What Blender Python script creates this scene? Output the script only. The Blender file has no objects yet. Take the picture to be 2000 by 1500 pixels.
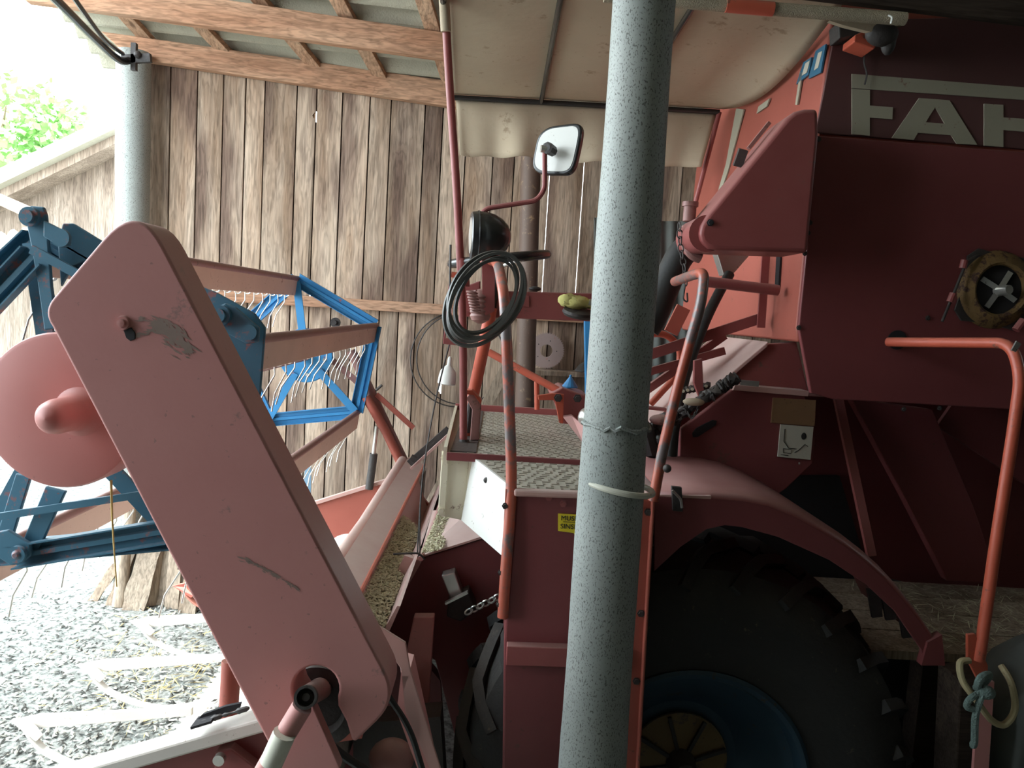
import bpy, bmesh, math, random
from mathutils import Vector, Matrix
random.seed(7)
S = bpy.context.scene
COL = S.collection
PI = math.pi
# ------------------------------------------------------------------ camera
CAM = Vector((0, 0, 2.1)); F = 1500.0
_p, _r, _y = math.radians(5.4), math.radians(3.5), math.radians(-1.1)   # pitch down, roll, yaw
_R0 = Vector((1, 0, 0)); _F0 = Vector((0, math.cos(_p), -math.sin(_p))); _U0 = Vector((0, math.sin(_p), math.cos(_p)))
_rz = Matrix.Rotation(_y, 3, 'Z')
_R0, _F0, _U0 = _rz @ _R0, _rz @ _F0, _rz @ _U0
RR = _R0 * math.cos(_r) + _U0 * math.sin(_r)
UU = _U0 * math.cos(_r) - _R0 * math.sin(_r)
cd = bpy.data.cameras.new('camera'); cam = bpy.data.objects.new('camera', cd); COL.objects.link(cam)
M = Matrix((RR, UU, -_F0)).transposed().to_4x4(); M.translation = CAM
cam.matrix_world = M
cd.sensor_width = 36; cd.lens = 27; cd.clip_start = 0.05; cd.clip_end = 300
S.camera = cam
# ------------------------------------------------------------------ light
w = bpy.data.worlds.new('sky'); S.world = w; w.use_nodes = True
wn = w.node_tree.nodes; wl = w.node_tree.links
bg = wn['Background']
tc = wn.new('ShaderNodeTexCoord'); sp = wn.new('ShaderNodeSeparateXYZ'); cr = wn.new('ShaderNodeValToRGB')
wl.new(tc.outputs['Generated'], sp.inputs[0]); wl.new(sp.outputs['Z'], cr.inputs[0]); wl.new(cr.outputs[0], bg.inputs[0])
cr.color_ramp.elements[0].color = (0.88, 0.96, 1, 1); cr.color_ramp.elements[1].color = (0.70, 0.88, 1, 1)
bg.inputs[1].default_value = 5.0
sd = bpy.data.lights.new('sun', 'SUN'); sun = bpy.data.objects.new('sun', sd); COL.objects.link(sun)
sd.energy = 4.0; sd.angle = math.radians(25); sd.color = (1, 0.97, 0.92)
sun.rotation_euler = Vector((0.6, -0.2, -1.0)).to_track_quat('-Z', 'Y').to_euler()
S.view_settings.view_transform = 'Standard'; S.view_settings.look = 'None'
S.view_settings.gamma = 1; S.view_settings.use_curve_mapping = False
S.view_settings.exposure = 1.15
# ------------------------------------------------------------------ picking helpers
def ray(px, py):
    return (RR * ((px - 1000) / F) + UU * ((750 - py) / F) + _F0)
def at(px, py, Y):
    d = ray(px, py); return CAM + d * (Y / d.y)
def atz(px, py, z):
    d = ray(px, py); return CAM + d * ((z - CAM.z) / d.z)
def atx(px, py, X):
    d = ray(px, py); return CAM + d * (X / d.x)
WP = Vector((-2.5, 5.35, 0)); WD = Vector((math.cos(math.radians(6)), math.sin(math.radians(6)), 0)); WN = Vector((WD.y, -WD.x, 0))
def atw(px, py, off=0.0):                # point on the plank wall, off metres in front of it
    d = ray(px, py); return CAM + d * (((WP + WN * off) - CAM).dot(WN) / d.dot(WN))
# ------------------------------------------------------------------ materials
def mat(name, col, rough=0.6, metal=0.0, dust=0.0, dustcol=(0.42, 0.36, 0.30), wear=0.0, wearcol=(0.12, 0.05, 0.035),
        scale=3.0, bump=0.0, bscale=60, var=0.15, spec=0.4, trans=0.0):
    m = bpy.data.materials.new(name); m.use_nodes = True
    n = m.node_tree.nodes; l = m.node_tree.links; b = n['Principled BSDF']
    b.inputs['Roughness'].default_value = rough; b.inputs['Metallic'].default_value = metal
    b.inputs['Specular IOR Level'].default_value = spec
    t = n.new('ShaderNodeTexCoord')
    nz = n.new('ShaderNodeTexNoise'); nz.inputs['Scale'].default_value = scale; nz.inputs['Detail'].default_value = 8; nz.inputs['Roughness'].default_value = 0.65
    l.new(t.outputs['Object'], nz.inputs['Vector'])
    c0 = n.new('ShaderNodeMix'); c0.data_type = 'RGBA'
    c0.inputs[6].default_value = (*[c * (1 - var) for c in col], 1); c0.inputs[7].default_value = (*[min(1, c * (1 + var)) for c in col], 1)
    l.new(nz.outputs['Fac'], c0.inputs[0]); out = c0.outputs[2]
    if wear > 0:
        n2 = n.new('ShaderNodeTexNoise'); n2.inputs['Scale'].default_value = scale * 4; n2.inputs['Detail'].default_value = 10; n2.inputs['Roughness'].default_value = 0.75
        l.new(t.outputs['Object'], n2.inputs['Vector'])
        mr = n.new('ShaderNodeMapRange'); mr.inputs[1].default_value = 0.655 - wear * 0.22; mr.inputs[2].default_value = 0.70 - wear * 0.18
        l.new(n2.outputs['Fac'], mr.inputs[0])
        c1 = n.new('ShaderNodeMix'); c1.data_type = 'RGBA'; c1.inputs[7].default_value = (*wearcol, 1)
        l.new(mr.outputs[0], c1.inputs[0]); l.new(out, c1.inputs[6]); out = c1.outputs[2]
    if wear > 0:                        # small chips and specks
        n5 = n.new('ShaderNodeTexNoise'); n5.inputs['Scale'].default_value = 70; n5.inputs['Detail'].default_value = 3
        l.new(t.outputs['Object'], n5.inputs['Vector'])
        m5 = n.new('ShaderNodeMapRange'); m5.inputs[1].default_value = 0.70; m5.inputs[2].default_value = 0.74; m5.inputs[4].default_value = 0.7
        l.new(n5.outputs['Fac'], m5.inputs[0])
        c5 = n.new('ShaderNodeMix'); c5.data_type = 'RGBA'; c5.inputs[7].default_value = (*[c * 0.8 for c in wearcol], 1)
        l.new(m5.outputs[0], c5.inputs[0]); l.new(out, c5.inputs[6]); out = c5.outputs[2]
    if dust > 0:                        # settled dust on faces that look up, thin film elsewhere
        g = n.new('ShaderNodeNewGeometry'); s = n.new('ShaderNodeSeparateXYZ'); l.new(g.outputs['Normal'], s.inputs[0])
        mr = n.new('ShaderNodeMapRange'); mr.inputs[1].default_value = 0.1; mr.inputs[2].default_value = 0.9
        mr.inputs[3].default_value = dust * 0.3; mr.inputs[4].default_value = dust
        l.new(s.outputs['Z'], mr.inputs[0])
        ml = n.new('ShaderNodeMath'); ml.operation = 'MULTIPLY'; l.new(mr.outputs[0], ml.inputs[0])
        m3 = n.new('ShaderNodeMapRange'); m3.inputs[1].default_value = 0.3; m3.inputs[2].default_value = 0.65; m3.inputs[3].default_value = 0.55; m3.inputs[4].default_value = 1
        l.new(nz.outputs['Fac'], m3.inputs[0]); l.new(m3.outputs[0], ml.inputs[1])
        c2 = n.new('ShaderNodeMix'); c2.data_type = 'RGBA'; c2.inputs[7].default_value = (*dustcol, 1)
        l.new(ml.outputs[0], c2.inputs[0]); l.new(out, c2.inputs[6]); out = c2.outputs[2]
    l.new(out, b.inputs['Base Color'])
    if bump > 0:
        n4 = n.new('ShaderNodeTexNoise'); n4.inputs['Scale'].default_value = bscale; n4.inputs['Detail'].default_value = 6
        l.new(t.outputs['Object'], n4.inputs['Vector'])
        bp = n.new('ShaderNodeBump'); bp.inputs['Strength'].default_value = bump; bp.inputs['Distance'].default_value = 0.01
        l.new(n4.outputs['Fac'], bp.inputs['Height']); l.new(bp.outputs[0], b.inputs['Normal'])
    return m
def wood(name, c_lo, c_hi, c_dark, axis='Z', bump=0.4, dark=0.5, grain=1.0):
    """long grain along an axis; every board carries its own 'rnd' value"""
    m = bpy.data.materials.new(name); m.use_nodes = True
    n = m.node_tree.nodes; l = m.node_tree.links; b = n['Principled BSDF']; b.inputs['Roughness'].default_value = 0.85
    b.inputs['Specular IOR Level'].default_value = 0.15
    t = n.new('ShaderNodeTexCoord'); a = n.new('ShaderNodeAttribute'); a.attribute_name = 'rnd'
    ad = n.new('ShaderNodeVectorMath'); ad.operation = 'MULTIPLY_ADD'
    ad.inputs[1].default_value = (37, 51, 23)
    cx = n.new('ShaderNodeCombineXYZ')
    for i in range(3): l.new(a.outputs['Fac'], cx.inputs[i])
    l.new(cx.outputs[0], ad.inputs[0]); l.new(t.outputs['Object'], ad.inputs[2])
    st = {'Z': (1, 1, 0.07), 'X': (0.07, 1, 1), 'Y': (1, 0.07, 1)}[axis]
    def noise(sc, k, det=6, dist=0.0):
        mp = n.new('ShaderNodeVectorMath'); mp.operation = 'MULTIPLY'; mp.inputs[1].default_value = [v ** k for v in st]
        l.new(ad.outputs[0], mp.inputs[0])
        z = n.new('ShaderNodeTexNoise'); z.inputs['Scale'].default_value = sc; z.inputs['Detail'].default_value = det; z.inputs['Distortion'].default_value = dist
        l.new(mp.outputs[0], z.inputs['Vector']); return z
    n1 = noise(7, 0.75, 4, 0.4); n2 = noise(70, 1.0, 5, 0.8 * grain); n3 = noise(4.0, 0.6, 3)
    mx = n.new('ShaderNodeMix'); mx.data_type = 'RGBA'; mx.inputs[6].default_value = (*c_lo, 1); mx.inputs[7].default_value = (*c_hi, 1)
    r1 = n.new('ShaderNodeMapRange'); r1.inputs[1].default_value = 0.35; r1.inputs[2].default_value = 0.65; l.new(n1.outputs['Fac'], r1.inputs[0]); l.new(r1.outputs[0], mx.inputs[0])
    m2 = n.new('ShaderNodeMix'); m2.data_type = 'RGBA'; m2.inputs[7].default_value = (*c_dark, 1)
    r3 = n.new('ShaderNodeMapRange'); r3.inputs[1].default_value = 0.5; r3.inputs[2].default_value = 0.62; r3.inputs[4].default_value = dark
    l.new(n3.outputs['Fac'], r3.inputs[0]); l.new(r3.outputs[0], m2.inputs[0]); l.new(mx.outputs[2], m2.inputs[6])
    m3 = n.new('ShaderNodeMix'); m3.data_type = 'RGBA'; m3.blend_type = 'MULTIPLY'; m3.inputs[0].default_value = 0.6
    r2 = n.new('ShaderNodeMapRange'); r2.inputs[1].default_value = 0.3; r2.inputs[2].default_value = 0.6; r2.inputs[3].default_value = 0.22
    l.new(n2.outputs['Fac'], r2.inputs[0]); l.new(r2.outputs[0], m3.inputs[7]); l.new(m2.outputs[2], m3.inputs[6])
    # growth-ring bands that bend round the knots
    sb = n.new('ShaderNodeMath'); sb.operation = 'MULTIPLY'; sb.inputs[1].default_value = 95; l.new(n1.outputs['Fac'], sb.inputs[0])
    sn = n.new('ShaderNodeMath'); sn.operation = 'SINE'; l.new(sb.outputs[0], sn.inputs[0])
    rb = n.new('ShaderNodeMapRange'); rb.inputs[1].default_value = 0.2; rb.inputs[2].default_value = 1; rb.inputs[3].default_value = 1; rb.inputs[4].default_value = 0.82; l.new(sn.outputs[0], rb.inputs[0])
    mb = n.new('ShaderNodeMix'); mb.data_type = 'RGBA'; mb.blend_type = 'MULTIPLY'; mb.inputs[0].default_value = 1; l.new(m3.outputs[2], mb.inputs[6]); l.new(rb.outputs[0], mb.inputs[7]); m3 = mb
    # knots
    mp = n.new('ShaderNodeVectorMath'); mp.operation = 'MULTIPLY'; kk = {'Z': (1, 0, 0.45), 'X': (0.45, 0, 1), 'Y': (1, 0.45, 0)}[axis]; mp.inputs[1].default_value = kk
    l.new(ad.outputs[0], mp.inputs[0]); v = n.new('ShaderNodeTexVoronoi'); v.inputs['Scale'].default_value = 3.4; l.new(mp.outputs[0], v.inputs['Vector'])
    rk = n.new('ShaderNodeMapRange'); rk.inputs[1].default_value = 0.03; rk.inputs[2].default_value = 0.08; rk.inputs[3].default_value = 0.8; rk.inputs[4].default_value = 0
    l.new(v.outputs['Distance'], rk.inputs[0])
    m4 = n.new('ShaderNodeMix'); m4.data_type = 'RGBA'; m4.inputs[7].default_value = (*[c * 0.5 for c in c_dark], 1)
    l.new(rk.outputs[0], m4.inputs[0]); l.new(m3.outputs[2], m4.inputs[6])
    # tone per board
    m5 = n.new('ShaderNodeMix'); m5.data_type = 'RGBA'; m5.blend_type = 'MULTIPLY'; m5.inputs[0].default_value = 1
    r5 = n.new('ShaderNodeMapRange'); r5.inputs[3].default_value = 0.72; r5.inputs[4].default_value = 1.08; l.new(a.outputs['Fac'], r5.inputs[0])
    l.new(m4.outputs[2], m5.inputs[6]); l.new(r5.outputs[0], m5.inputs[7]); l.new(m5.outputs[2], b.inputs['Base Color'])
    bp = n.new('ShaderNodeBump'); bp.inputs['Strength'].default_value = bump; bp.inputs['Distance'].default_value = 0.004
    l.new(n2.outputs['Fac'], bp.inputs['Height']); l.new(bp.outputs[0], b.inputs['Normal'])
    return m
MT = {}
DUST = (0.40, 0.30, 0.26)
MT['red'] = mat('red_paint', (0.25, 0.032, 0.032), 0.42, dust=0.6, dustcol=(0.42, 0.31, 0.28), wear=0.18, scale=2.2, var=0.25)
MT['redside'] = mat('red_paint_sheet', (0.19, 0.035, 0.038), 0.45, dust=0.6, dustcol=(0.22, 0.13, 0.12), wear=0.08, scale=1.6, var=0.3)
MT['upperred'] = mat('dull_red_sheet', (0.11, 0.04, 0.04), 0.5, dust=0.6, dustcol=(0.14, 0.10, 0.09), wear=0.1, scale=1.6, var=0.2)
MT['orange'] = mat('orange_red_paint', (0.50, 0.08, 0.04), 0.4, dust=0.3, dustcol=(0.55, 0.35, 0.27), wear=0.3, scale=3, var=0.2)
MT['tank'] = mat('tank_red_paint', (0.33, 0.068, 0.048), 0.5, dust=0.5, dustcol=(0.40, 0.22, 0.15), wear=0.12, scale=1.5, var=0.25)
MT['pink'] = mat('faded_red_paint', (0.52, 0.19, 0.175), 0.5, dust=0.6, dustcol=(0.52, 0.42, 0.38), wear=0.14, wearcol=(0.30, 0.13, 0.12), scale=2.0, var=0.14, bump=0.05)
MT['disc'] = mat('faded_red_disc', (0.52, 0.18, 0.16), 0.45, dust=0.3, dustcol=(0.5, 0.4, 0.36), wear=0.1, wearcol=(0.35, 0.13, 0.12), scale=2.5, var=0.1)
MT['batboard'] = mat('worn_bat_wood', (0.62, 0.44, 0.36), 0.8, wear=0.25, wearcol=(0.35, 0.2, 0.16), scale=4, var=0.2)
MT['gear'] = mat('dusty_gear_iron', (0.33, 0.24, 0.22), 0.6, wear=0.3, wearcol=(0.4, 0.16, 0.12), scale=6)
MT['deck'] = mat('dusty_deck', (0.40, 0.37, 0.30), 0.75, wear=0.3, wearcol=(0.24, 0.2, 0.16), scale=8)
MT['paleiron'] = mat('pale_iron_and_blown_rim', (0.60, 0.55, 0.49), 0.5, wear=0.2, wearcol=(0.35, 0.27, 0.22), scale=6, var=0.12)
MT['palepink'] = mat('dusty_sheet', (0.48, 0.24, 0.21), 0.6, dust=0.8, dustcol=(0.62, 0.52, 0.47), scale=3, var=0.15)
MT['rail'] = mat('worn_handrail_paint', (0.46, 0.09, 0.05), 0.35, dust=0.2, wear=0.85, wearcol=(0.15, 0.11, 0.11), scale=2.0, var=0.15, spec=0.6)
MT['blue'] = mat('blue_paint', (0.018, 0.19, 0.42), 0.45, dust=0.1, wear=0.25, wearcol=(0.28, 0.09, 0.08), scale=3, var=0.2)
MT['bluedk'] = mat('old_blue_paint', (0.028, 0.13, 0.20), 0.5, dust=0.3, dustcol=(0.3, 0.33, 0.36), wear=0.42, wearcol=(0.27, 0.1, 0.09), scale=4, var=0.25)
MT['rust'] = mat('rust_brown_tube', (0.25, 0.10, 0.09), 0.5, dust=0.4, wear=0.3, scale=5)
MT['steel'] = mat('bright_steel', (0.62, 0.6, 0.56), 0.3, metal=0.8, wear=0.2, wearcol=(0.25, 0.2, 0.16), scale=10)
MT['white'] = mat('white_sheet', (0.75, 0.74, 0.70), 0.45, wear=0.1, wearcol=(0.3, 0.25, 0.2), scale=5, var=0.06)
MT['cream'] = mat('cream_sheet', (0.66, 0.60, 0.46), 0.55, wear=0.22, wearcol=(0.22, 0.14, 0.1), scale=6, var=0.1)
MT['black'] = mat('black_plastic', (0.012, 0.014, 0.016), 0.25, dust=0.1, scale=4, spec=0.5)
MT['belt'] = mat('belt_rubber', (0.045, 0.045, 0.043), 0.45, dust=0.3, dustcol=(0.2, 0.18, 0.15), scale=6)
MT['rubber'] = mat('black_rubber', (0.02, 0.021, 0.022), 0.6, dust=0.2, dustcol=(0.15, 0.13, 0.1), scale=6, bump=0.15)
MT['tyre'] = mat('tyre_rubber', (0.025, 0.026, 0.028), 0.75, dust=0.35, dustcol=(0.14, 0.12, 0.09), wear=0.15, wearcol=(0.1, 0.085, 0.06), scale=4, bump=0.3)
MT['grease'] = mat('greasy_iron', (0.035, 0.03, 0.03), 0.55, dust=0.3, dustcol=(0.2, 0.17, 0.14), scale=9, bump=0.3)
MT['post'] = None
MT['canvas'] = mat('canvas', (0.43, 0.35, 0.255), 0.9, wear=0.3, wearcol=(0.30, 0.23, 0.16), scale=2.2, var=0.14, bump=0.15, bscale=25, spec=0.05)
MT['carpet'] = mat('carpet_wrap', (0.40, 0.34, 0.25), 1.0, scale=30, var=0.3, bump=0.8, bscale=250, spec=0.0)
MT['ochre'] = mat('ochre_paint', (0.16, 0.10, 0.035), 0.6, dust=0.3, wear=0.5, wearcol=(0.06, 0.04, 0.03), scale=5)
MT['rimblue'] = mat('rim_blue_paint', (0.02, 0.055, 0.09), 0.6, dust=0.3, dustcol=(0.14, 0.14, 0.13), wear=0.25, wearcol=(0.05, 0.04, 0.03), scale=4)
MT['rustyellow'] = mat('corroded_yellow_ring', (0.17, 0.10, 0.035), 0.7, wear=0.7, wearcol=(0.05, 0.02, 0.015), scale=5, bump=0.4)
MT['letter'] = mat('faded_white_lettering', (0.36, 0.33, 0.25), 0.6, wear=0.15, wearcol=(0.22, 0.1, 0.08), scale=4, var=0.1)
MT['yellow'] = mat('yellow_sticker', (0.8, 0.62, 0.03), 0.5, scale=5, var=0.06)
MT['ink'] = mat('dark_ink', (0.02, 0.02, 0.02), 0.6)
MT['bluesticker'] = mat('blue_sticker', (0.03, 0.13, 0.22), 0.5, scale=8, wear=0.1, wearcol=(0.4, 0.4, 0.3))
MT['plate'] = mat('paper_plate', (0.48, 0.45, 0.37), 0.6, wear=0.12, wearcol=(0.25, 0.2, 0.15), scale=12)
MT['brownplate'] = mat('brown_data_plate', (0.22, 0.12, 0.06), 0.5, scale=12, wear=0.3, wearcol=(0.12, 0.07, 0.04))
MT['hose'] = mat('milky_hose', (0.62, 0.60, 0.50), 0.35, scale=8, wear=0.1, wearcol=(0.35, 0.3, 0.2))
MT['rope'] = mat('grey_green_rope', (0.16, 0.22, 0.2), 1.0, scale=40, var=0.4, bump=0.8, bscale=200)
MT['beigehose'] = mat('beige_hose', (0.42, 0.35, 0.20), 0.6, scale=10, wear=0.2, wearcol=(0.2, 0.14, 0.07))
MT['flake'] = mat('dark_flake', (0.07, 0.068, 0.06), 0.9, scale=30, var=0.5)
MT['chip'] = mat('grey_chip', (0.42, 0.41, 0.36), 0.9, scale=30, var=0.5)
MT['gold'] = mat('straw', (0.62, 0.46, 0.16), 0.8, scale=20, var=0.35)
MT['huskbed'] = mat('chaff_bed', (0.26, 0.22, 0.13), 0.95, scale=60, var=0.5, bump=0.6, bscale=120)
MT['husk'] = mat('grain_husk', (0.60, 0.56, 0.38), 0.9, scale=60, var=0.45)
MT['tarp'] = mat('dark_grey_tarp', (0.12, 0.13, 0.12), 0.8, scale=4, dust=0.3, dustcol=(0.2, 0.2, 0.18))
MT['dark'] = mat('dark_iron_and_painted_shade', (0.02, 0.018, 0.02), 0.8)  # near-black iron; also paints in the shade of holes, slots and hull
MT['yellowcloth'] = mat('yellow_cloth', (0.6, 0.55, 0.2), 0.95, scale=15, wear=0.3, wearcol=(0.12, 0.1, 0.06), bump=0.5, bscale=60)
MT['bluegrey'] = mat('blue_grey_paint', (0.10, 0.17, 0.23), 0.6, scale=4, wear=0.1)
MT['brownpost'] = mat('brown_pipe_post', (0.13, 0.085, 0.065), 0.6, scale=5, wear=0.3, wearcol=(0.3, 0.2, 0.12), bump=0.1)
MT['leaf'] = mat('leaf', (0.22, 0.42, 0.12), 0.6, scale=1, var=0.4)
MT['bark'] = mat('bark', (0.2, 0.14, 0.09), 0.9, scale=12, bump=0.6, bscale=30)
MT['outwood'] = wood('bleached_planks', (0.34, 0.26, 0.2), (0.48, 0.38, 0.3), (0.22, 0.16, 0.12))
MT['wallwood'] = wood('wall_planks', (0.42, 0.285, 0.195), (0.66, 0.51, 0.39), (0.21, 0.135, 0.105), dark=0.85)
MT['beamwood'] = wood('beam_wood', (0.58, 0.31, 0.19), (0.72, 0.44, 0.29), (0.40, 0.2, 0.12), axis='X', dark=0.4)
MT['rafterwood'] = wood('rafter_wood', (0.52, 0.29, 0.18), (0.64, 0.42, 0.28), (0.34, 0.19, 0.12), axis='Y', dark=0.3)
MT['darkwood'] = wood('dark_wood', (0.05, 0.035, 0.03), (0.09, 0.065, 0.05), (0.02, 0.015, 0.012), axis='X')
MT['firewood'] = wood('firewood', (0.36, 0.27, 0.2), (0.5, 0.4, 0.3), (0.22, 0.15, 0.1), dark=0.5)
MT['batwood'] = wood('bat_wood', (0.62, 0.42, 0.34), (0.72, 0.54, 0.44), (0.42, 0.25, 0.2), axis='Y', dark=0.3)
MT['asbestos'] = mat('fibre_cement', (0.40, 0.37, 0.29), 0.95, scale=8, wear=0.2, wearcol=(0.25, 0.23, 0.17), bump=0.5, bscale=90, var=0.2)
def speckled():
    m = bpy.data.materials.new('speckled_post'); m.use_nodes = True
    n = m.node_tree.nodes; l = m.node_tree.links; b = n['Principled BSDF']; b.inputs['Roughness'].default_value = 0.6
    t = n.new('ShaderNodeTexCoord'); v = n.new('ShaderNodeTexNoise'); v.inputs['Scale'].default_value = 330; v.inputs['Detail'].default_value = 1.5
    mp = n.new('ShaderNodeVectorMath'); mp.operation = 'MULTIPLY'; mp.inputs[1].default_value = (1, 1, 0.5)
    l.new(t.outputs['Object'], mp.inputs[0]); l.new(mp.outputs[0], v.inputs['Vector'])
    r = n.new('ShaderNodeMapRange'); r.inputs[1].default_value = 0.585; r.inputs[2].default_value = 0.64; l.new(v.outputs['Fac'], r.inputs[0])
    n2 = n.new('ShaderNodeTexNoise'); n2.inputs['Scale'].default_value = 5; n2.inputs['Detail'].default_value = 8; l.new(t.outputs['Object'], n2.inputs['Vector'])
    c = n.new('ShaderNodeMix'); c.data_type = 'RGBA'; c.inputs[6].default_value = (0.25, 0.275, 0.26, 1); c.inputs[7].default_value = (0.38, 0.39, 0.36, 1); l.new(n2.outputs['Fac'], c.inputs[0])
    c2 = n.new('ShaderNodeMix'); c2.data_type = 'RGBA'; c2.inputs[7].default_value = (0.12, 0.12, 0.11, 1); l.new(c.outputs[2], c2.inputs[6]); l.new(r.outputs[0], c2.inputs[0])
    l.new(c2.outputs[2], b.inputs['Base Color'])
    bp = n.new('ShaderNodeBump'); bp.inputs['Strength'].default_value = 0.5; bp.inputs['Distance'].default_value = 0.004; l.new(n2.outputs['Fac'], bp.inputs['Height']); l.new(bp.outputs[0], b.inputs['Normal'])
    return m
MT['post'] = speckled()
def ground_mat():
    m = bpy.data.materials.new('gravel_and_chaff'); m.use_nodes = True
    n = m.node_tree.nodes; l = m.node_tree.links; b = n['Principled BSDF']; b.inputs['Roughness'].default_value = 0.95; b.inputs['Specular IOR Level'].default_value = 0.1
    t = n.new('ShaderNodeTexCoord'); v = n.new('ShaderNodeTexNoise'); v.inputs['Scale'].default_value = 22; v.inputs['Detail'].default_value = 9; v.inputs['Roughness'].default_value = 0.75
    l.new(t.outputs['Object'], v.inputs['Vector'])
    c = n.new('ShaderNodeValToRGB'); e = c.color_ramp.elements
    e[0].position = 0.36; e[0].color = (0.05, 0.05, 0.045, 1); e[1].position = 0.58; e[1].color = (0.40, 0.42, 0.39, 1)
    x = c.color_ramp.elements.new(0.48); x.color = (0.24, 0.25, 0.23, 1)
    l.new(v.outputs['Fac'], c.inputs[0]); l.new(c.outputs[0], b.inputs['Base Color'])
    bp = n.new('ShaderNodeBump'); bp.inputs['Strength'].default_value = 1; bp.inputs['Distance'].default_value = 0.03; l.new(v.outputs['Fac'], bp.inputs['Height']); l.new(bp.outputs[0], b.inputs['Normal'])
    return m
MT['ground'] = ground_mat()
MT['panmetal'] = mat('debris_covered_pan', (0.24, 0.22, 0.19), 0.8, scale=14, wear=0.4, wearcol=(0.16, 0.13, 0.1), var=0.3, bump=0.5, bscale=40)
# ------------------------------------------------------------------ object helpers
def tag(o, label=None, cat=None, group=None, kind=None):
    if label: o['label'] = label
    if cat: o['category'] = cat
    if group: o['group'] = group
    if kind: o['kind'] = kind
    return o
def thing(name, loc, label, cat, group=None):
    o = bpy.data.objects.new(name, None); COL.objects.link(o); o.location = loc; o.empty_display_size = 0.1
    return tag(o, label, cat, group)
def attach(o, parent):
    if parent is not None:
        o.parent = parent
        if parent.type == 'EMPTY': o.matrix_parent_inverse = Matrix.Translation(-Vector(parent.location))
    return o
class MB:
    def __init__(self): self.bm = bmesh.new(); self.rn = []
    def _tag(self, faces, r=None):
        r = random.random() if r is None else r
        L = self.bm.faces.layers.float.get('rnd') or self.bm.faces.layers.float.new('rnd')
        for f in faces: f[L] = r
    def prism(self, pts, vec, r=None):              # polygon pts extruded by vec
        self.bm.faces.layers.float.get('rnd') or self.bm.faces.layers.float.new('rnd')
        bm = self.bm; a = [bm.verts.new(p) for p in pts]; b = [bm.verts.new(Vector(p) + Vector(vec)) for p in pts]; n = len(a)
        fs = [bm.faces.new(a), bm.faces.new(b[::-1])]
        fs += [bm.faces.new((a[i], b[i], b[(i + 1) % n], a[(i + 1) % n])) for i in range(n)]
        self._tag(fs, r); return self
    def box(self, x0, x1, y0, y1, z0, z1, r=None):
        return self.prism([(x0, y0, z0), (x1, y0, z0), (x1, y0, z1), (x0, y0, z1)], (0, y1 - y0, 0), r)
    def bar(self, p0, p1, w, h, up=(0, 1, 0), r=None):   # w across, h along 'up'
        p0, p1, up = Vector(p0), Vector(p1), Vector(up)
        d = (p1 - p0).normalized(); s = d.cross(up).normalized(); u = s.cross(d).normalized()
        q = [p0 + s * a * w / 2 + u * b * h / 2 for a, b in ((-1, -1), (1, -1), (1, 1), (-1, 1))]
        return self.prism(q, p1 - p0, r)
    def channel(self, p0, p1, w, depth, t=0.004, up=(0, -1, 0), lip=0.012):  # C section: web plus two flanges
        p0, p1, up = Vector(p0), Vector(p1), Vector(up)
        d = (p1 - p0).normalized(); s = d.cross(up).normalized(); u = s.cross(d).normalized()
        prof = [(-w/2, 0), (w/2, 0), (w/2, depth), (w/2 - t, depth), (w/2 - t, t), (w*0.16, t), (w*0.10, t + depth*0.4), (-w*0.10, t + depth*0.4), (-w*0.16, t), (-w/2 + t, t), (-w/2 + t, depth), (-w/2, depth)]
        return self.prism([p0 + s * a + u * b for a, b in prof], p1 - p0)
    def sweep(self, pts, r, n=10, closed=False, r1=None, sect=None, cap=True):
        bm = self.bm; self.bm.faces.layers.float.get('rnd') or self.bm.faces.layers.float.new('rnd')
        P = [Vector(p) for p in pts]; m = len(P); rings = []
        def tan(i):
            a = P[(i - 1) % m] if (closed or i > 0) else P[i]; b = P[(i + 1) % m] if (closed or i < m - 1) else P[i]
            return (b - a).normalized()
        t0 = tan(0); ref = Vector((0, 0, 1)) if abs(t0.z) < 0.9 else Vector((0, 1, 0))
        u = (ref - t0 * ref.dot(t0)).normalized()
        for i in range(m):
            t = tan(i); u = (u - t * u.dot(t)).normalized(); v = t.cross(u)
            rad = r if r1 is None else r + (r1 - r) * i / (m - 1)
            if isinstance(r, (list, tuple)): rad = r[i]
            if sect: rings.append([bm.verts.new(P[i] + u * a + v * b) for a, b in sect])
            else: rings.append([bm.verts.new(P[i] + (u * math.cos(2*PI*k/n) + v * math.sin(2*PI*k/n)) * rad) for k in range(n)])
        k = len(rings[0]); fs = []
        for i in range(m if closed else m - 1):
            A, B = rings[i], rings[(i + 1) % m]
            for j in range(k): fs.append(bm.faces.new((A[j], A[(j + 1) % k], B[(j + 1) % k], B[j])))
        for f in fs: f.smooth = sect is None
        if not closed and cap: fs += [bm.faces.new(rings[0][::-1]), bm.faces.new(rings[-1])]
        self._tag(fs); return self
    def lathe(self, o, axis, prof, n=32, smooth=True, cap=True):    # prof: (distance along axis, radius)
        bm = self.bm; self.bm.faces.layers.float.get('rnd') or self.bm.faces.layers.float.new('rnd')
        o = Vector(o); a = Vector(axis).normalized(); ref = Vector((0, 0, 1)) if abs(a.z) < 0.9 else Vector((1, 0, 0))
        u = a.cross(ref).normalized(); v = a.cross(u); rings = []
        for d, r in prof:
            rings.append([bm.verts.new(o + a * d + (u * math.cos(2*PI*k/n) + v * math.sin(2*PI*k/n)) * max(r, 1e-4)) for k in range(n)])
        fs = []
        for A, B in zip(rings, rings[1:]):
            for j in range(n): fs.append(bm.faces.new((A[j], B[j], B[(j + 1) % n], A[(j + 1) % n])))
        for f in fs: f.smooth = smooth
        if cap: fs += [bm.faces.new(rings[0]), bm.faces.new(rings[-1][::-1])]
        self._tag(fs); return self
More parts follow.
